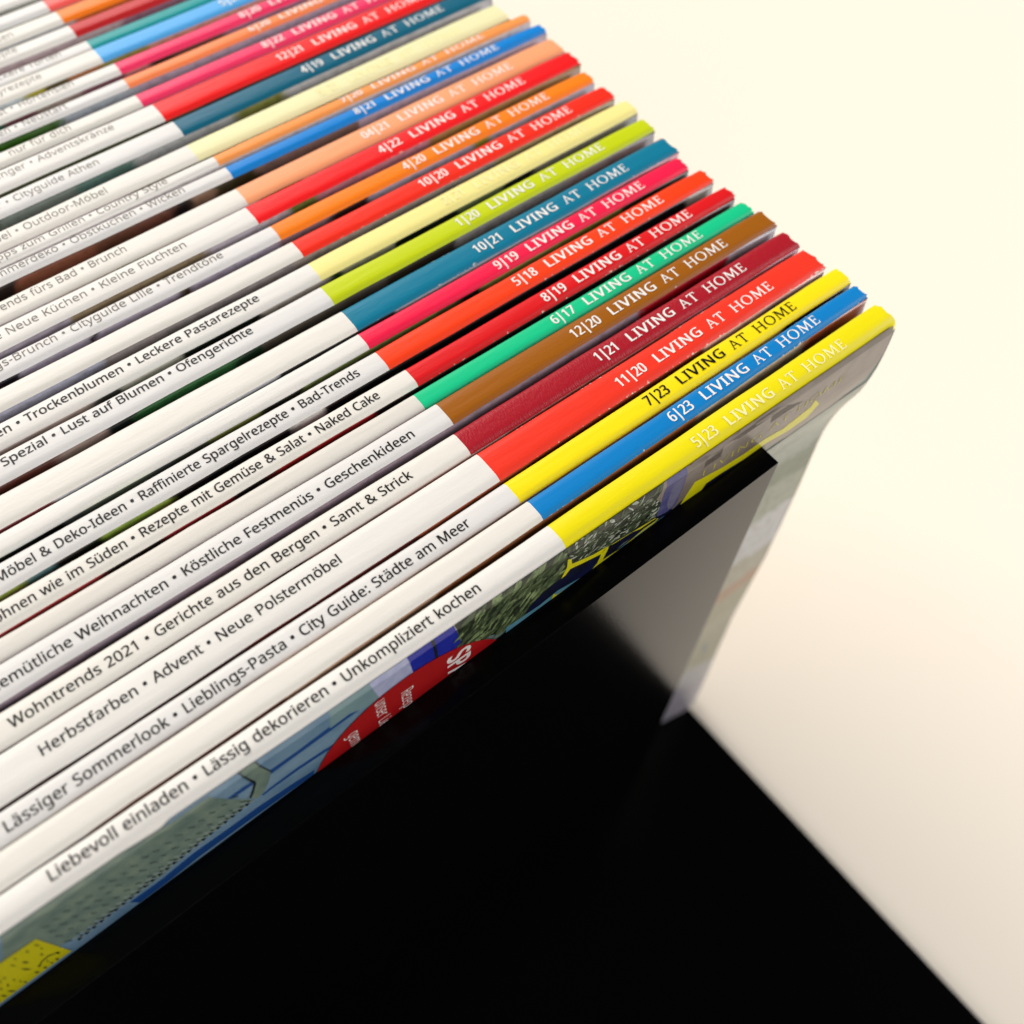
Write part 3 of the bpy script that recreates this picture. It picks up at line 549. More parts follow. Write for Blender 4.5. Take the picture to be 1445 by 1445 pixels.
     [(-2.4, (90, 100, 100)), (-1.5, (60, 64, 30)), (-1.05, (60, 50, 30)), (-0.9, (24, 14, 10))],
     'magazine with bright red spine marked 12|21, in front of the pink 8|22 one'),
    ('8|22', (250, 56, 104), -1.0330, -0.0330, 0.0000, 1.6880, 0.0000, 1.7360, 'w', 'nur für dich', -1.222, 7.5e-05, 0.34, 0.0,
     [(-2.4, (170, 150, 158))],
     'magazine with pink spine marked 8|22'),
    ('6|20', (255, 142, 84), -1.0300, -0.0300, 0.0000, 1.7660, 0.0000, 1.8070, 'w', 'Garten • Neustart', -1.195, 7.5e-05, 0.34, 0.0,
     [(-2.4, (40, 84, 10)), (-1.3, (60, 96, 40)), (-1.22, (150, 158, 164)), (-1, (160, 146, 160))],
     'magazine with narrow salmon orange spine marked 6|20, between two pink ones'),
    ('8|20', (248, 54, 104), -1.0180, -0.0180, 0.0000, 1.8360, 0.0000, 1.8820, 'w', 'Sommerfest • Hortensien', -1.139, 7.5e-05, 0.42, 0.0,
     [(-2.4, (50, 90, 70)), (-1.35, (110, 60, 70)), (-1.25, (150, 130, 120)), (-1.12, (120, 70, 80)), (-1.0, (190, 110, 110)), (-0.93, (50, 26, 10)), (-0.86, (100, 60, 50)), (-0.7, (150, 110, 130))],
     'magazine with pink spine marked 8|20, beside the light blue one'),
    ('5|20', (84, 174, 236), -1.0370, -0.0370, 0.0000, 1.8970, 0.0000, 1.9620, 'w', 'Partyrezepte', -1.196, 7.5e-05, 0.42, 0.0,
     [(-2.4, (190, 200, 200)), (-1.26, (160, 150, 40)), (-1.2, (84, 70, 30)), (-1.12, (160, 100, 60)), (-1.03, (130, 130, 60)), (-0.9, (190, 140, 120))],
     'magazine with light blue spine marked 5|20'),
    ('', (14, 154, 154), -1.0340, -0.0340, 0.0000, 1.9670, 0.0000, 2.0140, 'w', 'Leckere Torten', -1.112, 7.5e-05, 0.45, 0.0,
     [(-2.4, (200, 180, 150))],
     'magazine with turquoise green spine, behind the light blue one'),
    ('', (198, 30, 34), -1.0440, -0.0440, 0.0000, 2.0440, 0.0000, 2.0980, 'w', 'Leckere Rezepte', -1.199, 7.5e-05, 0.42, 0.0,
     [(-2.4, (170, 150, 156)), (-0.9, (130, 90, 110))],
     'magazine with deep red spine, between the turquoise and the orange one near the top edge'),
    ('', (255, 130, 22), -1.0460, -0.0460, 0.0000, 2.1120, 0.0000, 2.1720, 'w', 'Balkon • Garten', -1.18, 7.5e-05, 0.3, 0.0,
     [(-2.4, (160, 160, 160)), (-1, (180, 90, 20))],
     'magazine with orange spine, second from the far end of the row'),
    ('', (250, 98, 92), -1.0510, -0.0510, 0.0000, 2.1920, 0.0000, 2.2450, 'w', '', 0, 7.5e-05, 0.4, 0.0,
     [(-2.4, (150, 150, 140))],
     'magazine with light coral spine, next to farthest orange one'),
    ('', (90, 170, 190), -1.0500, -0.0500, 0.0000, 2.2620, 0.0000, 2.3300, 'w', '', 0, 7.5e-05, 0.4, 0.0,
     [(-2.4, (150, 150, 140))],
     'magazine of which only a blank white spine shows in the top left corner'),
]


def profile(s, h=0.012, p=4.0):
    # the near fold of the foremost spine is softer than the far one
    return -(h if s < 0.5 else min(h, 0.008)) * abs(2 * s - 1) ** p


SV = [0.0, 0.015, 0.04, 0.08, 0.14, 0.22, 0.35, 0.5, 0.65, 0.78, 0.86, 0.92, 0.96, 0.985, 1.0]
BULGE0 = [(0, 0), (-0.13, -0.006), (-0.2, -0.004), (-0.27, 0.004), (-0.33, 0.02), (-0.40, 0.034), (-0.48, 0.041), (-0.60, 0.037), (-0.73, 0.03), (-1.15, 0.018), (-1.6, 0.021), (-2.1, 0.001), (-2.4, -0.006)]


def interp(tab, z):
    n = len(tab)
    for k in range(n - 1):
        z0, v0 = tab[k]
        z1, v1 = tab[k + 1]
        if z <= z0 and z >= z1:
            t = (z - z0) / (z1 - z0)
            vp = tab[max(k - 1, 0)][1]
            vn = tab[min(k + 2, n - 1)][1]
            m0, m1 = (v1 - vp) * 0.5, (vn - v0) * 0.5
            t2, t3 = t * t, t * t * t
            return (2 * t3 - 3 * t2 + 1) * v0 + (t3 - 2 * t2 + t) * m0 + (3 * t2 - 2 * t3) * v1 + (t3 - t2) * m1
    return tab[-1][1]


def smooth(t):
    t = min(max(t, 0), 1)
    return t * t * (3 - 2 * t)


def swing(x, z):
    return 0.024 * smooth((-0.02 - x) / 0.16) * smooth((-z - 1.3) / 0.9)


group = 'magazines standing spine up in a row'
prev_far = None
protos = {}
for i, mg in enumerate(MAGS):
    (issue, rgb, bx, ex, a1, a0, b1, b0, ink, head, hx, hs, ry, wear, segs, label) = mg
    yl = lambda x: a1 * x + a0
    yu = lambda x: b1 * x + b0
    zt = [0.0, 0.002, -0.003, 0.001, -0.002, 0.003, -0.004, 0.0, 0.002, -0.003][i % 10] if i else 0.0
    xs0 = ex - GAPX
    hh = 0.030 if i == 0 else 0.008 + 0.003 * ((i * 7) % 5) / 4
    pw = 3.4 if i == 0 else 5.0
    root = thing('magazine', label, 'magazine', W((xs0 + ex) / 2, (a0 + b0) / 2, ZB), group)
    rr = random.Random(100 + i)
    # small irregularities of the cut ends and folds
    nx = 34
    xs = [xs0 + (ex - xs0) * k / nx for k in range(nx + 1)]
    xs = sorted(set([x for x in xs if abs(x - bx) > 0.03 and ex - x > 0.02 or x == ex] + [bx, ex - 0.012, ex]))
    wob = [rr.uniform(-1, 1) for _ in range(80)]

    def wv_(x, amp):
        t = (x - xs0) / 0.11
        k = int(t) % 78
        f = t - int(t)
        f = f * f * (3 - 2 * f)
        return amp * (wob[k] * (1 - f) + wob[k + 1] * f)

    verts, faces, fm, uvs = [], [], [], []
    rows = len(SV)
    for x in xs:
        for s in SV:
            w = yu(x) - yl(x)
            e = wv_(x, 0.0012) * (1 - s) + wv_(x + 1.3, 0.0012) * s
            cut = 0.0035 * wob[int(s * 20)] if x == ex else 0.0
            dz = -0.004 * smooth((x - ex + 0.03) / 0.03)
            verts.append(W(x + cut, yl(x) + s * w + e, zt + profile(s, hh, pw) + dz + wv_(x + 0.7, 0.0004)))
            uvs.append((x, s))
    for k in range(len(xs) - 1):
        for q in range(rows - 1):
            a = k * rows + q
            faces.append((a, a + rows, a + rows + 1, a + 1))
            fm.append(0 if xs[k] < bx - 1e-6 else 1)
    white = M_WHITE_OLD if i == 6 else M_WHITES[(i * 5) % 3]
    sm = spine_mat('spine_print', rgb, wear, linen=(i == 4), seed=float(i))
    spine = link('spine', verts, faces, [white, sm], root, fm, uvs, smooth=True)

    # free gap to the magazine in front decides how far the leaves fan out
    def gap(x):
        return 0.02 if prev_far is None else max(yl(x) - prev_far(x), 0.002)
    zs = [0, -0.02, -0.06, -0.10, -0.13, -0.165, -0.2, -0.235, -0.27, -0.30, -0.33, -0.365, -0.40, -0.44, -0.48, -0.54, -0.6, -0.73, -0.95, -1.15, -1.4, -1.6, -1.85, -2.1, -2.25, -2.4]

    def near_y(x, z):
        if i == 0:
            return yl(x) + interp(BULGE0, z) * smooth((x + 0.75) / 0.35) + swing(x, z)
        return yl(x) - 0.90 * gap(x) * smooth(-z / 0.24)

    def far_y(x, z):
        y = yu(x) - 0.001
        return y
    z_end = ZB + (0.02 if i == 0 else 0.0015)

    def end_x(z):
        return ex - (0.085 * (-z / 2.4) if i == 0 else 0.012 * (-z / 2.4))
    edge_z = zt - hh
    for side, name in ((0, 'front_cover'), (1, 'back_cover')):
        vs, us, fs = [], [], []
        cx = [xs0 + (ex - xs0) * k / 22 for k in range(23)]
        if i == 0 and side == 0:
            cx = sorted(cx + [ex - 0.03, ex - 0.07, ex - 0.2, ex - 0.35, -0.62])
        cx = sorted(set(cx + [ex]))
        zz = [max(z, z_end) for z in zs]
        for x in cx:
            for z in zz:
                z2 = edge_z if z == 0 else min(z, edge_z - 0.004)
                xx = xs0 + (x - xs0) * (end_x(z) - xs0) / (ex - xs0)
                y = near_y(x, z) if side == 0 else far_y(x, z)
                e = wv_(x, 0.0012) if side == 0 else wv_(x + 1.3, 0.0012)
                y += e * smooth(1 + z / 0.1) if z < 0 else e
                curl = 0.0
                vs.append(W(xx, y + curl, z2))
                us.append((x, z))
        n = len(zz)
        for k in range(len(cx) - 1):
            for q in range(n - 1):
                a = k * n + q
                fs.append((a, a + 1, a + n + 1, a + n) if side == 0 else (a, a + n, a + n + 1, a + 1))
        if side == 0:
            cm = cover_mat('cover_print', segs, float(i))
        o = link(name, vs, fs, cm, root, None, us, smooth=True)
        md = o.modifiers.new('paper', 'SOLIDIFY')
        md.thickness = 0.00018
        md.offset = -1.0
        if i == 0 and side == 0:
            front0 = o
    # block of inner pages
    vs, fs = [], []
    cx = [xs0 + 0.015, xs0 + 1.0, xs0 + 2.0, xs0 + 2.5, xs0 + 2.8, ex - 0.15, ex - 0.05, ex - 0.014]
    zz = [-0.016 - hh + zt] + [max(z, z_end + 0.01) for z in zs[2:]]
    for x in cx:
        for z in zz:
            xx = xs0 + (x - xs0) * (end_x(z) - xs0) / (ex - xs0)
            vs.append(W(xx, near_y(x, z) + 0.0045, z))
            vs.append(W(xx, far_y(x, z) - 0.0045, z))
    n = len(zz)
    for k in range(len(cx) - 1):
        for q in range(n - 1):
            a = (k * n + q) * 2
            c = ((k + 1) * n + q) * 2
            fs.append((a, a + 2, c + 2, c))
            fs.append((a + 1, c + 1, c + 3, a + 3))
        a = k * n * 2
        c = (k + 1) * n * 2
        fs.append((a, c, c + 1, a + 1))
        a += (n - 1) * 2
        c += (n - 1) * 2
        fs.append((a, a + 1, c + 1, c))
    for k in (0, len(cx) - 1):
        for q in range(n - 1):
            a = (k * n + q) * 2
            fs.append((a, a + 1, a + 3, a + 2) if k == 0 else (a, a + 2, a + 3, a + 1))
    link('page_block', vs, fs, M_PAGES, root)

    # ---- lettering, laid on the curved spine
    def on_spine(vs2, lift=0.0007):
        out = []
        for x, y in vs2:
            w = yu(x) - yl(x)
            yy = yl(x) + y
            s = (yy - yl(x)) / w
            out.append(W(x, yy, zt + profile(min(max(s, 0), 1), hh, pw) + lift + wv_(x + 0.7, 0.0004)))
        return out
    wd = yu(bx) - yl(bx)
    sc = 0.0000890
    if issue:
        by = 0.31 * wd if wd > 0.055 else 0.24 * wd
        cap = min(0.0262, wd * 0.52) / 286
        x0 = bx
        parts = [(issue, SANS, None, x0 + 0.442, 0.0000735, cap, by, 2.0),
                 ('LIVING', SANS, x0 + 0.471, x0 + 0.614, 1, cap, by, 22.0)]
        va, fa = text_mesh(parts, 0.0)
        vb, fb = text_mesh([('AT', SERIF, x0 + 0.636, x0 + 0.690, 1, cap, by, 0.0),
                            ('HOME', SERIF, x0 + 0.715, x0 + 0.846, 1, cap, by, 6.0)], 0.0002)
        pts, fs2 = [], []
        # the first words are heavy: laid three times, a hair apart
        for vs2, f_src, dx, lift in ((va, fa, -0.0009, 0.0007), (va, fa, 0.0, 0.0009), (va, fa, 0.0009, 0.0011), (vb, fb, 0.0, 0.0007)):
            off = len(pts)
            pts += on_spine([(x + dx, y) for x, y in vs2], lift)
            fs2 += [tuple(v + off for v in f_) for f_ in f_src]
        mi = {'w': M_WINK, 'k': M_INK, 'c': M_CINK}[ink]
        link('title_lettering', pts, fs2, mi, spine)
    if head:
        hb = ry * (yu(hx) - yl(hx))
        vs2, fs2 = text_mesh([(head, SANS, None, hx, hs, min(0.0000790, wd * 0.50 / 286 * 1.1), hb, 0.0)], -0.00005)
        # heavy ink: the impression is laid twice, a hair apart
        n2 = len(vs2)
        if i < 14:
            pts = on_spine([(x - 0.0005, y) for x, y in vs2]) + on_spine([(x + 0.0005, y + 0.0002) for x, y in vs2], 0.0009)
            fs2 = fs2 + [tuple(v + n2 for v in f_) for f_ in fs2]
        else:
            pts = on_spine(vs2)
        link('headline_lettering', pts, fs2, M_INK if i < 14 else M_INK_WASHED, spine)  # far headlines carry the glare in their ink colour
    prev_far = (lambda b1, b0: (lambda x: b1 * x + b0))(b1, b0)

# ------------------------------------------------------------------ the picture printed on the foremost cover
P0 = MAGS[0]


HH0, PW0 = 0.030, 3.4


def cover_pt(x, z, lift):
    """point of the print on the foremost cover; near the spine the print follows the rounded fold"""
    yl0 = P0[4] * x + P0[5]
    w0 = P0[6] * x + P0[7] - yl0
    z = min(z, -0.0155)
    if z > -HH0:
        s = (1 - (z / -HH0) ** (1 / PW0)) / 2
        return W(x, yl0 + s * w0 - 0.0011 - lift, z + 0.0012 + lift)
    y = yl0 + interp(BULGE0, z) * smooth((x + 0.75) / 0.35)
    return W(x, y - 0.0013 - lift, z)


def chaikin(p, n=2):
    for _ in range(n):
        q = []
        for a, b_ in zip(p, p[1:] + p[:1]):
            q.append((a[0] * .75 + b_[0] * .25, a[1] * .75 + b_[1] * .25))
            q.append((a[0] * .25 + b_[0] * .75, a[1] * .25 + b_[1] * .75))
        p = q
    return p


def print_mat(name, rgb, rgb2=None, scale=30.0, rough=0.3):
    mt = new_mat(name, lin(rgb), rough, 0.5, 0.15, 0.2)
    if rgb2:
        nt = mt.node_tree
        tc = nd(nt, 'ShaderNodeTexCoord')
        f_ = noise(nt, tc.outputs['Object'], scale / U, 4.0, 0.6)
        f_ = math_n(nt, 'MULTIPLY_ADD', f_, 3.2, -1.1)
        nt.nodes[-1].use_clamp = True
        nt.links.new(mix_rgb(nt, f_, lin(rgb), lin(rgb2)), nt.nodes['Principled BSDF'].inputs['Base Color'])
    return mt


level = [0]


def decal(name, polys, mat, step=0.00008):
    """polys: outlines in (x, z) units on the cover, printed as one shape that follows the paper"""
    level[0] += 1
    lift = level[0] * step
    bm = bmesh.new()
    for p in polys:
        tri = tessellate_polygon([[Vector((x, z, 0)) for x, z in p]])
        vv = [bm.verts.new((x, z, 0)) for x, z in p]
        for a, b_, c_ in tri:
            if len({a, b_, c_}) < 3:
                continue
            n_ = (vv[b_].co - vv[a].co).cross(vv[c_].co - vv[a].co).z
            if abs(n_) < 1e-9:
                continue
            try:
                bm.faces.new((vv[a], vv[b_], vv[c_]) if n_ > 0 else (vv[a], vv[c_], vv[b_]))
            except ValueError:
                pass
    bmesh.ops.bisect_plane(bm, geom=bm.verts[:] + bm.edges[:] + bm.faces[:], plane_co=(0, -0.0155, 0), plane_no=(0, 1, 0), clear_outer=True)
    for zc in (-0.0168, -0.018, -0.021, -0.024, -0.027, -0.030, -0.033, -0.06, -0.1, -0.13, -0.16, -0.19, -0.22, -0.25, -0.28, -0.31):
        bmesh.ops.bisect_plane(bm, geom=bm.verts[:] + bm.edges[:] + bm.faces[:], plane_co=(0, zc, 0), plane_no=(0, 1, 0))
    for xc in (-0.7, -0.65, -0.6, -0.55, -0.5, -0.45, -0.4):
        bmesh.ops.bisect_plane(bm, geom=bm.verts[:] + bm.edges[:] + bm.faces[:], plane_co=(xc, 0, 0), plane_no=(1, 0, 0))
    bm.verts.index_update()
    verts = [cover_pt(v.co.x, v.co.y, lift) for v in bm.verts]
    faces = [tuple(v.index for v in f.verts) for f in bm.faces]
    bm.free()
    return link(name, verts, faces, mat, front0)


def rect(x0, z0, x1, z1):
    return [(x0, z0), (x1, z0), (x1, z1), (x0, z1)]


SH = {
    'blue_box': [[(-1.3818, -0.0007), (-1.2725, -0.0017), (-1.2589, -0.0905), (-1.2625, -0.1286), (-1.3694, -0.1318)]],
    'lilac': [[(-1.4685, -0.0042), (-1.382, -0.0029), (-1.357, -0.1245), (-1.4474, -0.1427)]],
    'grey': [[(-1.5566, -0.0145), (-1.5128, -0.0094), (-1.4601, -0.0024), (-1.4453, -0.1188), (-1.4786, -0.1048), (-1.5206, -0.0753), (-1.5656, -0.0803)]],
    'leaf_area': [[(-1.2013, -0.0082), (-1.14, 0.0121), (-1.0642, 0.0054), (-0.9937, 0.0104), (-0.9786, -0.0527), (-0.9921, -0.1233), (-1.0538, -0.1469), (-1.0804, -0.1538), (-1.1084, -0.1304), (-1.1667, -0.0756)]],
    'stone': [[(-0.9958, 0.0092), (-0.9163, 0.0061), (-0.8139, -0.0112), (-0.7231, 0.0028), (-0.7042, -0.0183), (-0.7173, -0.1552), (-0.7933, -0.131), (-0.8809, -0.1213), (-0.9684, -0.0864), (-0.9837, -0.047)]],
    'grey_stone': [[(-0.7391, -0.0587), (-0.7138, 0.0039), (-0.6569, 0.0058), (-0.6361, -0.0197), (-0.5514, -0.0218), (-0.4882, -0.013), (-0.3743, -0.0202), (-0.2005, -0.1092), (-0.3286, -0.1494), (-0.4135, -0.1335), (-0.5859, -0.1101), (-0.6291, -0.1531), (-0.665, -0.1755)]],
    'violet': [[(-0.7214, -0.1474), (-0.7189, -0.0511), (-0.712, -0.0043), (-0.6582, -0.0092), (-0.6533, -0.04), (-0.6573, -0.0974), (-0.6646, -0.154), (-0.6979, -0.1641)]],
    'violet_light': [[(-0.6967, -0.1218), (-0.6945, -0.041), (-0.6564, -0.0371), (-0.6616, -0.1001), (-0.6711, -0.1474), (-0.6845, -0.1558)]],
    'navy': [[(-1.0801, -0.1582), (-1.0457, -0.1329), (-0.9925, -0.119), (-0.9605, -0.118), (-0.8747, -0.1319), (-0.7725, -0.1382), (-0.7182, -0.1506), (-0.6671, -0.1661), (-0.6402, -0.1493), (-0.5864, -0.1589), (-0.5277, -0.1439), (-0.3922, -0.1488), (-0.3708, -0.1885), (-0.5117, -0.2017), (-0.6088, -0.195), (-0.6985, -0.1857), (-0.8167, -0.1655), (-0.8927, -0.2123), (-1.0228, -0.1935), (-1.0877, -0.1857)]],
    'cyan': [[(-1.1419, -0.1818), (-1.051, -0.1869), (-1.0011, -0.1755), (-0.8939, -0.2029), (-0.8145, -0.1793), (-0.7014, -0.1716), (-0.6009, -0.1845), (-0.5131, -0.1968), (-0.4467, -0.2013), (-0.3691, -0.1935), (-0.3446, -0.2332), (-0.4346, -0.2417), (-0.4992, -0.2468), (-0.589, -0.2335), (-0.684, -0.2312), (-0.8077, -0.2219), (-0.905, -0.2301), (-1.0192, -0.2399), (-1.1404, -0.2269)]],
    'yel': [[(-0.9964, -0.1259), (-0.9842, -0.0869), (-0.9854, -0.0523), (-0.9747, -0.0608), (-0.9705, -0.0877), (-0.9099, -0.1153), (-0.8809, -0.1213), (-0.8459, -0.1337), (-0.7717, -0.1427), (-0.7258, -0.1501), (-0.7119, -0.1644), (-0.748, -0.1639), (-0.8021, -0.1364), (-0.861, -0.1284), (-0.8828, -0.1418), (-0.9418, -0.1206), (-0.9731, -0.1073), (-0.9852, -0.1237)],
        [(-1.0248, -0.2285), (-1.0125, -0.1777), (-1.0018, -0.195), (-0.9091, -0.1972), (-0.8902, -0.1757), (-0.8828, -0.1418), (-0.8775, -0.1288), (-0.8625, -0.1342), (-0.874, -0.1786), (-0.8138, -0.184), (-0.7623, -0.1676), (-0.7254, -0.152), (-0.7149, -0.1673), (-0.7571, -0.1957), (-0.8107, -0.2028), (-0.8927, -0.2123), (-0.9554, -0.2107)],
        [(-0.6634, -0.2183), (-0.6369, -0.1419), (-0.6191, -0.0994), (-0.5354, -0.1159), (-0.4655, -0.1213), (-0.3971, -0.1174), (-0.3354, -0.1301), (-0.2487, -0.116), (-0.239, -0.0979), (-0.2147, -0.1305), (-0.2426, -0.1609), (-0.3039, -0.1636), (-0.3877, -0.1459), (-0.4569, -0.1497), (-0.5277, -0.1439), (-0.5742, -0.1457), (-0.5841, -0.1683), (-0.6156, -0.2105), (-0.6544, -0.2237)]],
    'script': [[(-0.5792, -0.0212), (-0.5667, -0.0217), (-0.5532, -0.0257), (-0.5507, -0.0316), (-0.5637, -0.0297), (-0.5762, -0.0292)],
        [(-0.5458, -0.0674), (-0.5371, -0.0534), (-0.5333, -0.0579), (-0.5401, -0.0759)]],
    'table': [[(-1.7552, 0.0329), (-1.6915, 0.0226), (-1.4686, 0.0176), (-1.3415, -0.0138), (-1.356, -0.3198), (-1.6347, -0.3177), (-2.1852, -0.3319), (-2.3541, -0.3295), (-2.2091, 0.0205), (-1.9492, -0.0401)]],
    'stripe': [[(-1.7876, -0.0771), (-1.7523, -0.0745), (-1.733, -0.0786), (-1.7313, -0.0902), (-1.7374, -0.0937), (-1.7804, -0.0929)],
        [(-1.6982, -0.0816), (-1.6413, -0.0803), (-1.5419, -0.0685), (-1.509, -0.0714), (-1.4863, -0.0776), (-1.4879, -0.0925), (-1.511, -0.0891), (-1.5449, -0.092), (-1.6301, -0.0976), (-1.6995, -0.103)],
        [(-1.7319, -0.1694), (-1.7124, -0.1636), (-1.6542, -0.1577), (-1.5966, -0.161), (-1.5388, -0.1739), (-1.5404, -0.1867), (-1.5989, -0.1767), (-1.6568, -0.1732), (-1.7206, -0.1765), (-1.7321, -0.1777)],
        [(-1.9626, -0.2396), (-1.8923, -0.2207), (-1.82, -0.2198), (-1.7512, -0.2163), (-1.6795, -0.2205), (-1.623, -0.2288), (-1.6276, -0.2496), (-1.6818, -0.2512), (-1.7498, -0.2525), (-1.8279, -0.2549), (-1.8938, -0.2594), (-1.9554, -0.2729), (-2.0226, -0.279), (-2.0331, -0.2433)]],
    'basket': [[(-2.1892, -0.0022), (-2.056, -0.0089), (-1.9163, -0.0212), (-1.8671, -0.0229), (-1.8086, -0.0223), (-1.7876, -0.0771), (-1.7489, -0.1629), (-1.7868, -0.1712), (-1.8285, -0.1843), (-1.886, -0.1961), (-1.9574, -0.221), (-2.0294, -0.231), (-2.1552, -0.2229), (-2.252, -0.1585)]],
    'chair': [[(-1.7457, -0.0128), (-1.7353, -0.0069), (-1.7138, -0.0105), (-1.6968, -0.0885), (-1.7081, -0.1263), (-1.7265, -0.1636), (-1.7444, -0.1684), (-1.7524, -0.1463), (-1.7397, -0.1181), (-1.7319, -0.0931), (-1.7391, -0.0498)]],
    'chair_line': [[(-1.7453, -0.0112), (-1.7379, -0.0443), (-1.7292, -0.0865), (-1.73, -0.0971), (-1.7421, -0.1299), (-1.7514, -0.1484), (-1.7543, -0.1421), (-1.7416, -0.114), (-1.734, -0.0902), (-1.7408, -0.0518), (-1.7465, -0.0165)],
        [(-1.7147, -0.0086), (-1.7111, -0.0171), (-1.6962, -0.0856), (-1.6975, -0.0926), (-1.7125, -0.0237)]],
    'label': [[(-2.2504, -0.1093), (-2.2358, -0.1052), (-2.1711, -0.1074), (-2.1629, -0.2755), (-2.2357, -0.2783), (-2.323, -0.2865)]],
    'dash': [[(-1.78, -0.0831), (-1.7691, -0.0962), (-1.7683, -0.1039), (-1.7794, -0.0913)],
        [(-1.8017, -0.0866), (-1.792, -0.0973), (-1.7915, -0.1045), (-1.8014, -0.0943)],
        [(-1.827, -0.0825), (-1.8169, -0.0946), (-1.8163, -0.1021), (-1.8267, -0.0904)],
        [(-1.8499, -0.0831), (-1.8393, -0.0969), (-1.8387, -0.1046), (-1.8495, -0.0913)],
        [(-1.8706, -0.0825), (-1.8596, -0.0975), (-1.859, -0.1055), (-1.8702, -0.0909)],
        [(-1.8954, -0.0774), (-1.8839, -0.0941), (-1.8833, -0.1024), (-1.8949, -0.0861)],
        [(-1.9165, -0.0805), (-1.9059, -0.0957), (-1.9054, -0.1036), (-1.9162, -0.0889)],
        [(-1.9395, -0.0775), (-1.9294, -0.0919), (-1.9291, -0.0997), (-1.9394, -0.0857)],
        [(-1.9601, -0.0731), (-1.9494, -0.0896), (-1.949, -0.0977), (-1.9599, -0.0816)],
        [(-1.9825, -0.0772), (-1.9721, -0.0938), (-1.9718, -0.1019), (-1.9824, -0.0857)],
        [(-2.0032, -0.0813), (-1.9942, -0.0941), (-1.9942, -0.1015), (-2.0033, -0.0892)],
        [(-2.0243, -0.0762), (-2.0142, -0.093), (-2.014, -0.1011), (-2.0243, -0.0847)],
        [(-2.0436, -0.0777), (-2.0356, -0.0883), (-2.0359, -0.0953), (-2.044, -0.0851)],
        [(-2.0678, -0.0764), (-2.0593, -0.0893), (-2.0595, -0.0967), (-2.0682, -0.0842)],
        [(-2.0868, -0.0744), (-2.0783, -0.0877), (-2.0785, -0.0952), (-2.0872, -0.0822)],
        [(-2.108, -0.0723), (-2.0996, -0.0861), (-2.0999, -0.0936), (-2.1085, -0.0802)],
        [(-2.1293, -0.0753), (-2.1209, -0.0899), (-2.1212, -0.0975), (-2.1298, -0.0834)],
        [(-2.1494, -0.0751), (-2.1406, -0.092), (-2.1408, -0.1), (-2.1499, -0.0835)],
        [(-1.7733, -0.1274), (-1.7602, -0.1453), (-1.759, -0.1541), (-1.7723, -0.1366)],
        [(-1.7966, -0.1342), (-1.7848, -0.1497), (-1.7839, -0.158), (-1.7959, -0.143)],
        [(-1.8204, -0.1263), (-1.808, -0.1438), (-1.807, -0.1525), (-1.8197, -0.1354)],
        [(-1.8427, -0.1287), (-1.8332, -0.1397), (-1.8328, -0.1471), (-1.8425, -0.1366)],
        [(-1.8662, -0.1336), (-1.8568, -0.1448), (-1.8564, -0.1523), (-1.8661, -0.1416)],
        [(-1.8886, -0.1287), (-1.8791, -0.1403), (-1.8789, -0.1478), (-1.8885, -0.1367)],
        [(-1.9144, -0.1231), (-1.903, -0.1406), (-1.9024, -0.1492), (-1.914, -0.1321)],
        [(-1.9358, -0.1237), (-1.9271, -0.1344), (-1.9271, -0.1416), (-1.936, -0.1315)],
        [(-1.9576, -0.1216), (-1.9466, -0.139), (-1.9462, -0.1475), (-1.9574, -0.1305)],
        [(-1.9796, -0.1228), (-1.9686, -0.1412), (-1.9682, -0.1498), (-1.9795, -0.1319)],
        [(-2.0017, -0.1172), (-1.992, -0.1322), (-1.9919, -0.1401), (-2.0017, -0.1257)],
        [(-2.0239, -0.1163), (-2.0149, -0.1296), (-2.015, -0.1372), (-2.0241, -0.1244)],
        [(-2.0437, -0.1205), (-2.0359, -0.1309), (-2.0361, -0.138), (-2.0442, -0.1281)],
        [(-2.0662, -0.1179), (-2.0563, -0.1356), (-2.0563, -0.144), (-2.0664, -0.1267)],
        [(-2.0869, -0.1199), (-2.0784, -0.1336), (-2.0786, -0.1412), (-2.0873, -0.128)],
        [(-2.1093, -0.1176), (-2.1007, -0.1323), (-2.101, -0.1401), (-2.1098, -0.1259)],
        [(-2.1305, -0.1154), (-2.1214, -0.1326), (-2.1216, -0.1409), (-2.1309, -0.1241)],
        [(-2.1506, -0.1142), (-2.1422, -0.1297), (-2.1426, -0.1376), (-2.1512, -0.1226)],
        [(-1.9324, -0.1696), (-1.9214, -0.1865), (-1.921, -0.1951), (-1.9322, -0.1787)],
        [(-1.9534, -0.1702), (-1.9446, -0.1815), (-1.9446, -0.1891), (-1.9536, -0.1783)],
        [(-1.9781, -0.1733), (-1.969, -0.1862), (-1.969, -0.1941), (-1.9783, -0.1817)],
        [(-2.0006, -0.1683), (-1.9914, -0.1816), (-1.9914, -0.1895), (-2.0008, -0.1767)],
        [(-2.0226, -0.1648), (-2.0135, -0.1784), (-2.0136, -0.1864), (-2.0228, -0.1732)],
        [(-2.0441, -0.1651), (-2.0353, -0.1788), (-2.0354, -0.1867), (-2.0445, -0.1735)],
        [(-2.0654, -0.1627), (-2.0563, -0.1779), (-2.0564, -0.1861), (-2.0658, -0.1714)],
        [(-2.0872, -0.1648), (-2.0791, -0.1771), (-2.0795, -0.1847), (-2.0878, -0.1729)],
        [(-2.1084, -0.164), (-2.1006, -0.1759), (-2.101, -0.1834), (-2.1091, -0.172)],
        [(-2.1312, -0.1636), (-2.1237, -0.1748), (-2.1243, -0.1821), (-2.132, -0.1715)],
        [(-2.1527, -0.1563), (-2.1439, -0.1734), (-2.1442, -0.1818), (-2.1532, -0.1652)],
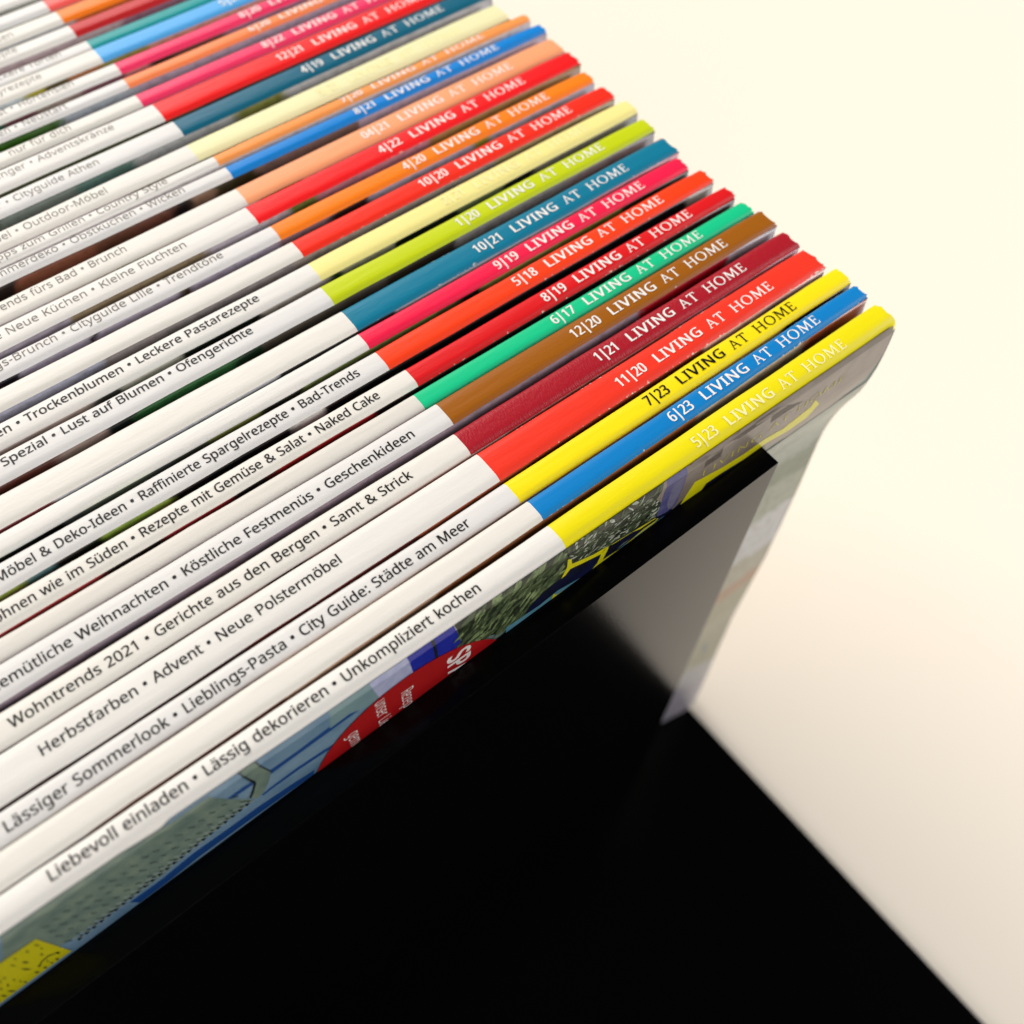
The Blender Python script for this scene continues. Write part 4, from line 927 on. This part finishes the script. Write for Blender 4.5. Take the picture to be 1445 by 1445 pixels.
        [(-2.0673, -0.2148), (-2.059, -0.2272), (-2.0594, -0.2351), (-2.0679, -0.2232)],
        [(-2.0913, -0.2073), (-2.0815, -0.2259), (-2.0816, -0.2348), (-2.0916, -0.2167)],
        [(-2.1105, -0.2093), (-2.1008, -0.2284), (-2.1009, -0.2375), (-2.1109, -0.2188)],
        [(-2.1317, -0.2075), (-2.1226, -0.2247), (-2.1229, -0.2334), (-2.1322, -0.2166)],
        [(-2.154, -0.2094), (-2.1457, -0.2246), (-2.1462, -0.2329), (-2.1548, -0.2181)]],
    'edge': [[(-1.7673, -0.158), (-1.7588, -0.1504), (-1.7531, -0.1632), (-1.7596, -0.1701), (-1.7668, -0.1753)],
        [(-1.7839, -0.1616), (-1.7754, -0.1541), (-1.7698, -0.1668), (-1.7762, -0.1737), (-1.7835, -0.1789)],
        [(-1.8004, -0.1652), (-1.7919, -0.1577), (-1.7864, -0.1704), (-1.7929, -0.1773), (-1.8001, -0.1825)],
        [(-1.8169, -0.1688), (-1.8083, -0.1613), (-1.8029, -0.174), (-1.8095, -0.1809), (-1.8167, -0.1862)],
        [(-1.8333, -0.1724), (-1.8247, -0.1649), (-1.8195, -0.1776), (-1.826, -0.1845), (-1.8333, -0.1898)],
        [(-1.8497, -0.176), (-1.8411, -0.1685), (-1.836, -0.1812), (-1.8426, -0.1881), (-1.8498, -0.1933)],
        [(-1.8661, -0.1795), (-1.8575, -0.1721), (-1.8524, -0.1848), (-1.859, -0.1917), (-1.8663, -0.1969)],
        [(-1.8824, -0.1831), (-1.8738, -0.1756), (-1.8688, -0.1884), (-1.8755, -0.1953), (-1.8828, -0.2005)],
        [(-1.8987, -0.1867), (-1.89, -0.1792), (-1.8852, -0.192), (-1.8919, -0.1989), (-1.8992, -0.2041)],
        [(-1.9149, -0.1902), (-1.9063, -0.1827), (-1.9015, -0.1955), (-1.9082, -0.2024), (-1.9155, -0.2076)],
        [(-1.9312, -0.1938), (-1.9224, -0.1863), (-1.9178, -0.1991), (-1.9245, -0.206), (-1.9319, -0.2112)],
        [(-1.9473, -0.1973), (-1.9386, -0.1898), (-1.9341, -0.2026), (-1.9408, -0.2095), (-1.9481, -0.2147)],
        [(-1.9634, -0.2008), (-1.9547, -0.1934), (-1.9503, -0.2062), (-1.957, -0.2131), (-1.9644, -0.2182)],
        [(-1.9795, -0.2044), (-1.9708, -0.1969), (-1.9665, -0.2097), (-1.9732, -0.2166), (-1.9806, -0.2218)],
        [(-1.9956, -0.2079), (-1.9868, -0.2004), (-1.9826, -0.2132), (-1.9894, -0.2201), (-1.9968, -0.2253)],
        [(-2.0116, -0.2114), (-2.0028, -0.2039), (-1.9987, -0.2167), (-2.0055, -0.2236), (-2.0129, -0.2288)],
        [(-2.0276, -0.2149), (-2.0188, -0.2074), (-2.0148, -0.2202), (-2.0216, -0.2271), (-2.029, -0.2323)],
        [(-2.0435, -0.2183), (-2.0347, -0.2109), (-2.0308, -0.2237), (-2.0377, -0.2306), (-2.045, -0.2358)],
        [(-2.0594, -0.2218), (-2.0506, -0.2144), (-2.0468, -0.2272), (-2.0537, -0.2341), (-2.0611, -0.2393)],
        [(-2.0753, -0.2253), (-2.0664, -0.2178), (-2.0628, -0.2307), (-2.0696, -0.2376), (-2.077, -0.2427)],
        [(-2.0911, -0.2287), (-2.0822, -0.2213), (-2.0787, -0.2342), (-2.0856, -0.241), (-2.093, -0.2462)],
        [(-2.1069, -0.2322), (-2.098, -0.2248), (-2.0945, -0.2376), (-2.1015, -0.2445), (-2.1089, -0.2497)],
        [(-2.1226, -0.2356), (-2.1137, -0.2282), (-2.1104, -0.2411), (-2.1173, -0.2479), (-2.1247, -0.2531)],
        [(-2.1383, -0.2391), (-2.1294, -0.2316), (-2.1262, -0.2445), (-2.1331, -0.2514), (-2.1406, -0.2565)]],
    'fringe': [[(-1.7743, -0.1388), (-1.7582, -0.1607), (-1.7491, -0.1684), (-1.7494, -0.1723), (-1.7591, -0.165), (-1.7744, -0.1456)],
        [(-1.7907, -0.1424), (-1.7748, -0.1643), (-1.7659, -0.1721), (-1.7661, -0.176), (-1.7757, -0.1686), (-1.7908, -0.1492)],
        [(-1.807, -0.146), (-1.7914, -0.168), (-1.7825, -0.1757), (-1.7828, -0.1796), (-1.7923, -0.1722), (-1.8072, -0.1528)],
        [(-1.8233, -0.1496), (-1.8079, -0.1716), (-1.7991, -0.1793), (-1.7995, -0.1832), (-1.8089, -0.1758), (-1.8236, -0.1564)],
        [(-1.8396, -0.1532), (-1.8244, -0.1752), (-1.8157, -0.1829), (-1.8161, -0.1868), (-1.8254, -0.1794), (-1.8399, -0.16)],
        [(-1.8559, -0.1567), (-1.8409, -0.1788), (-1.8323, -0.1865), (-1.8326, -0.1904), (-1.8419, -0.183), (-1.8562, -0.1636)],
        [(-1.8721, -0.1603), (-1.8573, -0.1823), (-1.8488, -0.1901), (-1.8492, -0.194), (-1.8583, -0.1866), (-1.8724, -0.1672)],
        [(-1.8882, -0.1639), (-1.8737, -0.1859), (-1.8652, -0.1937), (-1.8657, -0.1976), (-1.8747, -0.1902), (-1.8887, -0.1707)],
        [(-1.9043, -0.1674), (-1.89, -0.1895), (-1.8817, -0.1973), (-1.8821, -0.2012), (-1.8911, -0.1937), (-1.9048, -0.1743)],
        [(-1.9204, -0.171), (-1.9063, -0.193), (-1.8981, -0.2008), (-1.8985, -0.2048), (-1.9074, -0.1973), (-1.921, -0.1778)],
        [(-1.9365, -0.1745), (-1.9225, -0.1966), (-1.9144, -0.2044), (-1.9149, -0.2083), (-1.9237, -0.2008), (-1.9371, -0.1814)],
        [(-1.9525, -0.178), (-1.9388, -0.2001), (-1.9307, -0.2079), (-1.9312, -0.2119), (-1.9399, -0.2044), (-1.9531, -0.1849)],
        [(-1.9685, -0.1815), (-1.9549, -0.2037), (-1.947, -0.2115), (-1.9475, -0.2154), (-1.9561, -0.2079), (-1.9691, -0.1884)],
        [(-1.9844, -0.1851), (-1.9711, -0.2072), (-1.9632, -0.215), (-1.9638, -0.2189), (-1.9723, -0.2114), (-1.9851, -0.1919)],
        [(-2.0003, -0.1886), (-1.9872, -0.2107), (-1.9794, -0.2185), (-1.98, -0.2225), (-1.9884, -0.215), (-2.0011, -0.1954)],
        [(-2.0162, -0.192), (-2.0033, -0.2142), (-1.9955, -0.222), (-1.9962, -0.226), (-2.0045, -0.2185), (-2.017, -0.1989)],
        [(-2.032, -0.1955), (-2.0193, -0.2177), (-2.0117, -0.2255), (-2.0123, -0.2295), (-2.0206, -0.222), (-2.0328, -0.2024)],
        [(-2.0478, -0.199), (-2.0353, -0.2212), (-2.0277, -0.229), (-2.0284, -0.233), (-2.0366, -0.2255), (-2.0487, -0.2059)],
        [(-2.0635, -0.2025), (-2.0512, -0.2247), (-2.0438, -0.2325), (-2.0445, -0.2365), (-2.0526, -0.2289), (-2.0645, -0.2094)],
        [(-2.0792, -0.2059), (-2.0671, -0.2282), (-2.0598, -0.236), (-2.0605, -0.2399), (-2.0685, -0.2324), (-2.0802, -0.2128)],
        [(-2.0949, -0.2094), (-2.083, -0.2316), (-2.0757, -0.2395), (-2.0765, -0.2434), (-2.0844, -0.2359), (-2.0959, -0.2163)],
        [(-2.1105, -0.2128), (-2.0989, -0.2351), (-2.0916, -0.243), (-2.0924, -0.2469), (-2.1003, -0.2393), (-2.1116, -0.2197)],
        [(-2.1261, -0.2163), (-2.1147, -0.2385), (-2.1075, -0.2464), (-2.1083, -0.2503), (-2.1161, -0.2428), (-2.1273, -0.2232)],
        [(-2.1417, -0.2197), (-2.1304, -0.242), (-2.1234, -0.2499), (-2.1242, -0.2538), (-2.1319, -0.2462), (-2.1429, -0.2266)]],
    'marks': [[(-2.1816, -0.1257), (-2.1779, -0.1344), (-2.1783, -0.1478), (-2.182, -0.139)],
        [(-2.1824, -0.1588), (-2.1799, -0.1624), (-2.1811, -0.1725), (-2.1836, -0.1689)],
        [(-2.1982, -0.1296), (-2.195, -0.131), (-2.197, -0.1428), (-2.2002, -0.1414)],
        [(-2.1926, -0.1848), (-2.1895, -0.1884), (-2.1911, -0.2004), (-2.1941, -0.1968)],
        [(-2.2184, -0.1238), (-2.2159, -0.1281), (-2.2171, -0.1383), (-2.2196, -0.134)],
        [(-2.2188, -0.1627), (-2.2141, -0.1742), (-2.2145, -0.1914), (-2.2193, -0.1797)],
        [(-2.1782, -0.228), (-2.1741, -0.2325), (-2.1757, -0.2475), (-2.1798, -0.2429)],
        [(-2.2141, -0.2299), (-2.2111, -0.2336), (-2.2127, -0.246), (-2.2158, -0.2423)],
        [(-2.1987, -0.2359), (-2.1966, -0.2379), (-2.1982, -0.2473), (-2.2003, -0.2453)],
        [(-2.1994, -0.2553), (-2.1967, -0.2618), (-2.1975, -0.2735), (-2.2003, -0.2669)],
        [(-2.189, -0.2572), (-2.1858, -0.261), (-2.1873, -0.2738), (-2.1906, -0.2699)],
        [(-2.2126, -0.2559), (-2.2095, -0.2612), (-2.2109, -0.274), (-2.214, -0.2686)],
        [(-2.2322, -0.1398), (-2.2288, -0.1513), (-2.2288, -0.1649), (-2.2322, -0.1532)],
        [(-2.2315, -0.1889), (-2.2257, -0.2092), (-2.2248, -0.2309), (-2.2306, -0.2102)],
        [(-2.2277, -0.2472), (-2.224, -0.2569), (-2.2247, -0.2717), (-2.2284, -0.2618)],
        [(-2.2556, -0.2133), (-2.2532, -0.2171), (-2.2548, -0.2275), (-2.2571, -0.2237)],
        [(-2.2536, -0.2404), (-2.2512, -0.2442), (-2.2528, -0.2549), (-2.2552, -0.251)],
        [(-2.2526, -0.2593), (-2.2498, -0.2652), (-2.2512, -0.2774), (-2.2539, -0.2714)],
        [(-2.2689, -0.2194), (-2.2654, -0.219), (-2.2685, -0.2321), (-2.2719, -0.2325)],
        [(-2.2794, -0.2468), (-2.2748, -0.2632), (-2.275, -0.2825), (-2.2796, -0.2659)],
        [(-2.2795, -0.2138), (-2.2772, -0.2176), (-2.2789, -0.2279), (-2.2812, -0.2242)],
        [(-2.2922, -0.2474), (-2.2886, -0.2589), (-2.2894, -0.2749), (-2.293, -0.2632)],
        [(-2.2584, -0.1741), (-2.2557, -0.1781), (-2.2573, -0.1893), (-2.26, -0.1853)],
        [(-2.2667, -0.1804), (-2.2639, -0.1801), (-2.2665, -0.1911), (-2.2693, -0.1914)],
        [(-2.2118, -0.2334), (-2.2042, -0.2226), (-2.1891, -0.2164), (-2.1744, -0.2341), (-2.1755, -0.2383), (-2.1907, -0.2239), (-2.2044, -0.2293), (-2.2121, -0.2394)]],
}

M_TAUPE = print_mat('print_taupe', (104, 94, 86), (128, 118, 108), 8)
M_TBLUE = print_mat('print_table_blue', (84, 114, 138), (108, 134, 154), 10)
M_STRIPE = print_mat('print_stripe', (22, 62, 118))
M_BASKET = print_mat('print_basket', (84, 104, 98), (110, 126, 112), 26)
M_DARK = print_mat('print_dark', (16, 22, 26))
M_DKLEAF = print_mat('print_leaf_backdrop', (12, 18, 12), (40, 50, 34), 30)  # dark printed ground behind the leaves and stones
M_LEAF = print_mat('print_leaf', (134, 150, 104), (70, 92, 56), 20)
M_PEBBLE = print_mat('print_stone', (176, 182, 168), (112, 122, 104), 40)
M_YEL = print_mat('print_yellow', (196, 190, 12))
M_RED = print_mat('print_red', (150, 16, 20))
M_NAVY = print_mat('print_navy', (16, 22, 58), (8, 10, 20), 16)
M_CYAN = print_mat('print_cyan', (70, 122, 142), (96, 146, 160), 10)
M_LILAC = print_mat('print_lilac', (142, 148, 184), (164, 168, 192), 40)
M_BOX = print_mat('print_blue_box', (18, 26, 132), (30, 44, 150), 14)
M_TEALD = print_mat('print_grey_teal', (96, 124, 134), (110, 136, 140), 8)
M_VIOL = print_mat('print_violet', (58, 58, 110), (92, 92, 128), 12)
M_LABEL = print_mat('print_label', (176, 170, 14))
M_FRINGE = print_mat('print_fringe', (128, 144, 142))
M_WEAVE = print_mat('print_weave', (48, 62, 60))
M_LEAF2 = print_mat('print_dark_leaf', (44, 60, 36), (78, 92, 62), 20)
M_VIOL2 = print_mat('print_pale_violet', (84, 84, 118), (108, 106, 128), 14)

# the picture on the loose outer part of the cover that reaches past the panel
M_EDGE = cover_mat('cover_edge_print', [(-2.4, (146, 142, 152)), (-2.05, (158, 158, 160)), (-1.88, (136, 134, 108)), (-1.45, (126, 122, 92)), (-1.27, (140, 102, 66)), (-1.17, (140, 136, 118)), (-1.02, (170, 172, 174)), (-0.78, (132, 138, 122)), (-0.62, (92, 104, 82)), (-0.5, (118, 132, 122)), (-0.2, (122, 124, 116))], 3.0)
gv, gf, gu = [], [], []
gx = [-0.62, -0.45, -0.34, -0.25, -0.17, -0.10, -0.05, -0.02, 0.005]
gz = [-0.21 - 2.17 * k / 60 for k in range(61)]
for x in gx:
    for z in gz:
        xx = x - (0.085 * (-z / 2.4)) * smooth((x + 0.62) / 0.3)
        gv.append(cover_pt(xx, z, 0.0003) if x < -0.4 else W(xx, P0[4] * x + P0[5] + interp(BULGE0, z) * smooth((x + 0.75) / 0.35) + swing(x, z) - 0.0016, z))
        gu.append((z + 0.12 * x, x))
for k in range(len(gx) - 1):
    for q in range(60):
        a = k * 61 + q
        gf.append((a, a + 1, a + 62, a + 61))
link('cover_edge_print', gv, gf, M_EDGE, front0, None, gu, smooth=True)
decal('table_print', SH['table'], M_TBLUE)
decal('stripe_print', SH['stripe'], M_STRIPE)
decal('grey_print', SH['grey'], M_TEALD)
decal('lilac_print', SH['lilac'], M_LILAC)
decal('blue_box_print', SH['blue_box'], M_BOX)
decal('box_line_print', [[(-1.325, -0.01), (-1.318, -0.01), (-1.312, -0.12), (-1.319, -0.12)]], M_DARK)
decal('basket_print', SH['basket'], M_BASKET)
decal('weave_print', SH['dash'], M_WEAVE)
decal('basket_edge_print', SH['edge'], M_DARK)
decal('fringe_print', SH['fringe'], M_FRINGE)
decal('chair_print', SH['chair'], M_BASKET)
decal('chair_line_print', SH['chair_line'], M_DARK)
LEAF_B = [(-1.272, 0.0), (-1.08, 0.0), (-0.99, -0.10), (-1.05, -0.205), (-1.15, -0.19), (-1.25, -0.12)]
decal('leaf_backdrop_print', SH['leaf_area'] + SH['stone'], M_DKLEAF)
decal('leaf_backdrop_print', [LEAF_B], M_DKLEAF)


def inside(p, x, z):
    c_ = False
    for (x0, z0), (x1, z1) in zip(p, p[1:] + p[:1]):
        if (z0 > z) != (z1 > z) and x < (x1 - x0) * (z - z0) / (z1 - z0) + x0:
            c_ = not c_
    return c_


rr = random.Random(5)
leaf, leaf2, peb, peb2 = [], [], [], []
for _ in range(2500):
    x, z = rr.uniform(-1.30, -0.96), rr.uniform(-0.24, -0.015)
    if (inside(SH['leaf_area'][0], x, z) or inside(LEAF_B, x, z)) and len(leaf) + len(leaf2) < 170:
        a = rr.uniform(0.15, 1.25)
        l, w_ = rr.uniform(0.010, 0.030), rr.uniform(0.003, 0.0075)
        ca, sa = math.cos(a), math.sin(a)
        (leaf if rr.random() < 0.55 else leaf2).append([(x + u_ * ca - v_ * sa, z + u_ * sa + v_ * ca) for u_, v_ in ((-l, 0), (-l * .3, -w_), (l * .5, -w_ * .8), (l, 0), (l * .4, w_), (-l * .4, w_ * .9))])
for _ in range(3500):
    x, z = rr.uniform(-1.02, -0.63), rr.uniform(-0.17, -0.012)
    if inside(SH['stone'][0], x, z) and len(peb) + len(peb2) < 330:
        a = rr.uniform(-0.9, 1.2)
        l, w_ = rr.uniform(0.003, 0.013), rr.uniform(0.0012, 0.0046)
        ca, sa = math.cos(a), math.sin(a)
        (peb if rr.random() < 0.3 else peb2).append([(x + u_ * ca - v_ * sa, z + u_ * sa + v_ * ca) for u_, v_ in ((-l, 0), (-l * .3, -w_), (l * .5, -w_ * .8), (l, 0), (l * .4, w_), (-l * .4, w_ * .9))])
decal('leaf_print', leaf, M_LEAF)
decal('dark_leaf_print', leaf2, M_LEAF2)
decal('stone_print', peb2, M_LEAF2)
decal('pale_stone_print', peb, M_PEBBLE)
decal('grey_stone_print', [SH['grey_stone'][0], [(-0.655, 0.0), (0.0, 0.0), (0.0, -0.10), (-0.02, -0.16), (-0.12, -0.20), (-0.3, -0.20), (-0.6, -0.11)]], M_TAUPE)
decal('violet_print', SH['violet'], M_VIOL)
decal('pale_violet_print', SH['violet_light'], M_VIOL2)
decal('navy_print', SH['navy'], M_NAVY)
decal('cyan_print', SH['cyan'], M_CYAN)
decal('headline_stroke', SH['yel'], M_YEL)
badge = [(-1.384 + 0.251 * math.cos(math.tau * k / 64), -0.334 + 0.251 * math.sin(math.tau * k / 64)) for k in range(64)]
decal('badge', [badge], M_RED)
decal('price_label', SH['label'], M_LABEL)
decal('price_label_marks', SH['marks'], M_DARK)
level[0] += 1
M_BADGEINK = new_mat('badge_lettering_ink', lin((205, 198, 196)), 0.4)


def down_text(name, s, xb, z_start, cap, wscale, mat, bold=0.0):
    """lettering on the front cover reads away from the spine; its tops point to the head."""
    vs2, fs2 = text_mesh([(s, SANS, 0.0, None, cap / 286 * wscale, cap / 286, 0.0, 4.0)], bold)
    pts = [cover_pt(xb + y, z_start - x, level[0] * 0.00008) for x, y in vs2]
    link(name, pts, fs2, mat, front0)


down_text('badge_lettering', 'SPARGEL', -1.292, -0.132, 0.055, 0.80, M_BADGEINK, 0.0022)
down_text('badge_lettering', 'Rezepte', -1.408, -0.140, 0.030, 0.75, M_BADGEINK)
down_text('badge_lettering', 'unser Liebling', -1.468, -0.104, 0.030, 0.75, M_BADGEINK)
down_text('badge_lettering', 'gemüse', -1.538, -0.168, 0.030, 0.75, M_BADGEINK)
M_THIN = new_mat('thin_yellow_ink', lin((178, 170, 70)), 0.35)
vs2, fs2 = text_mesh([('LIVING AT HOME', SANS, -0.604, -0.14, 1, 0.022 / 286, -0.094, 14.0)], -0.0006)
link('masthead_lettering', [cover_pt(x, z, level[0] * 0.00008) for x, z in vs2], fs2, M_THIN, front0)
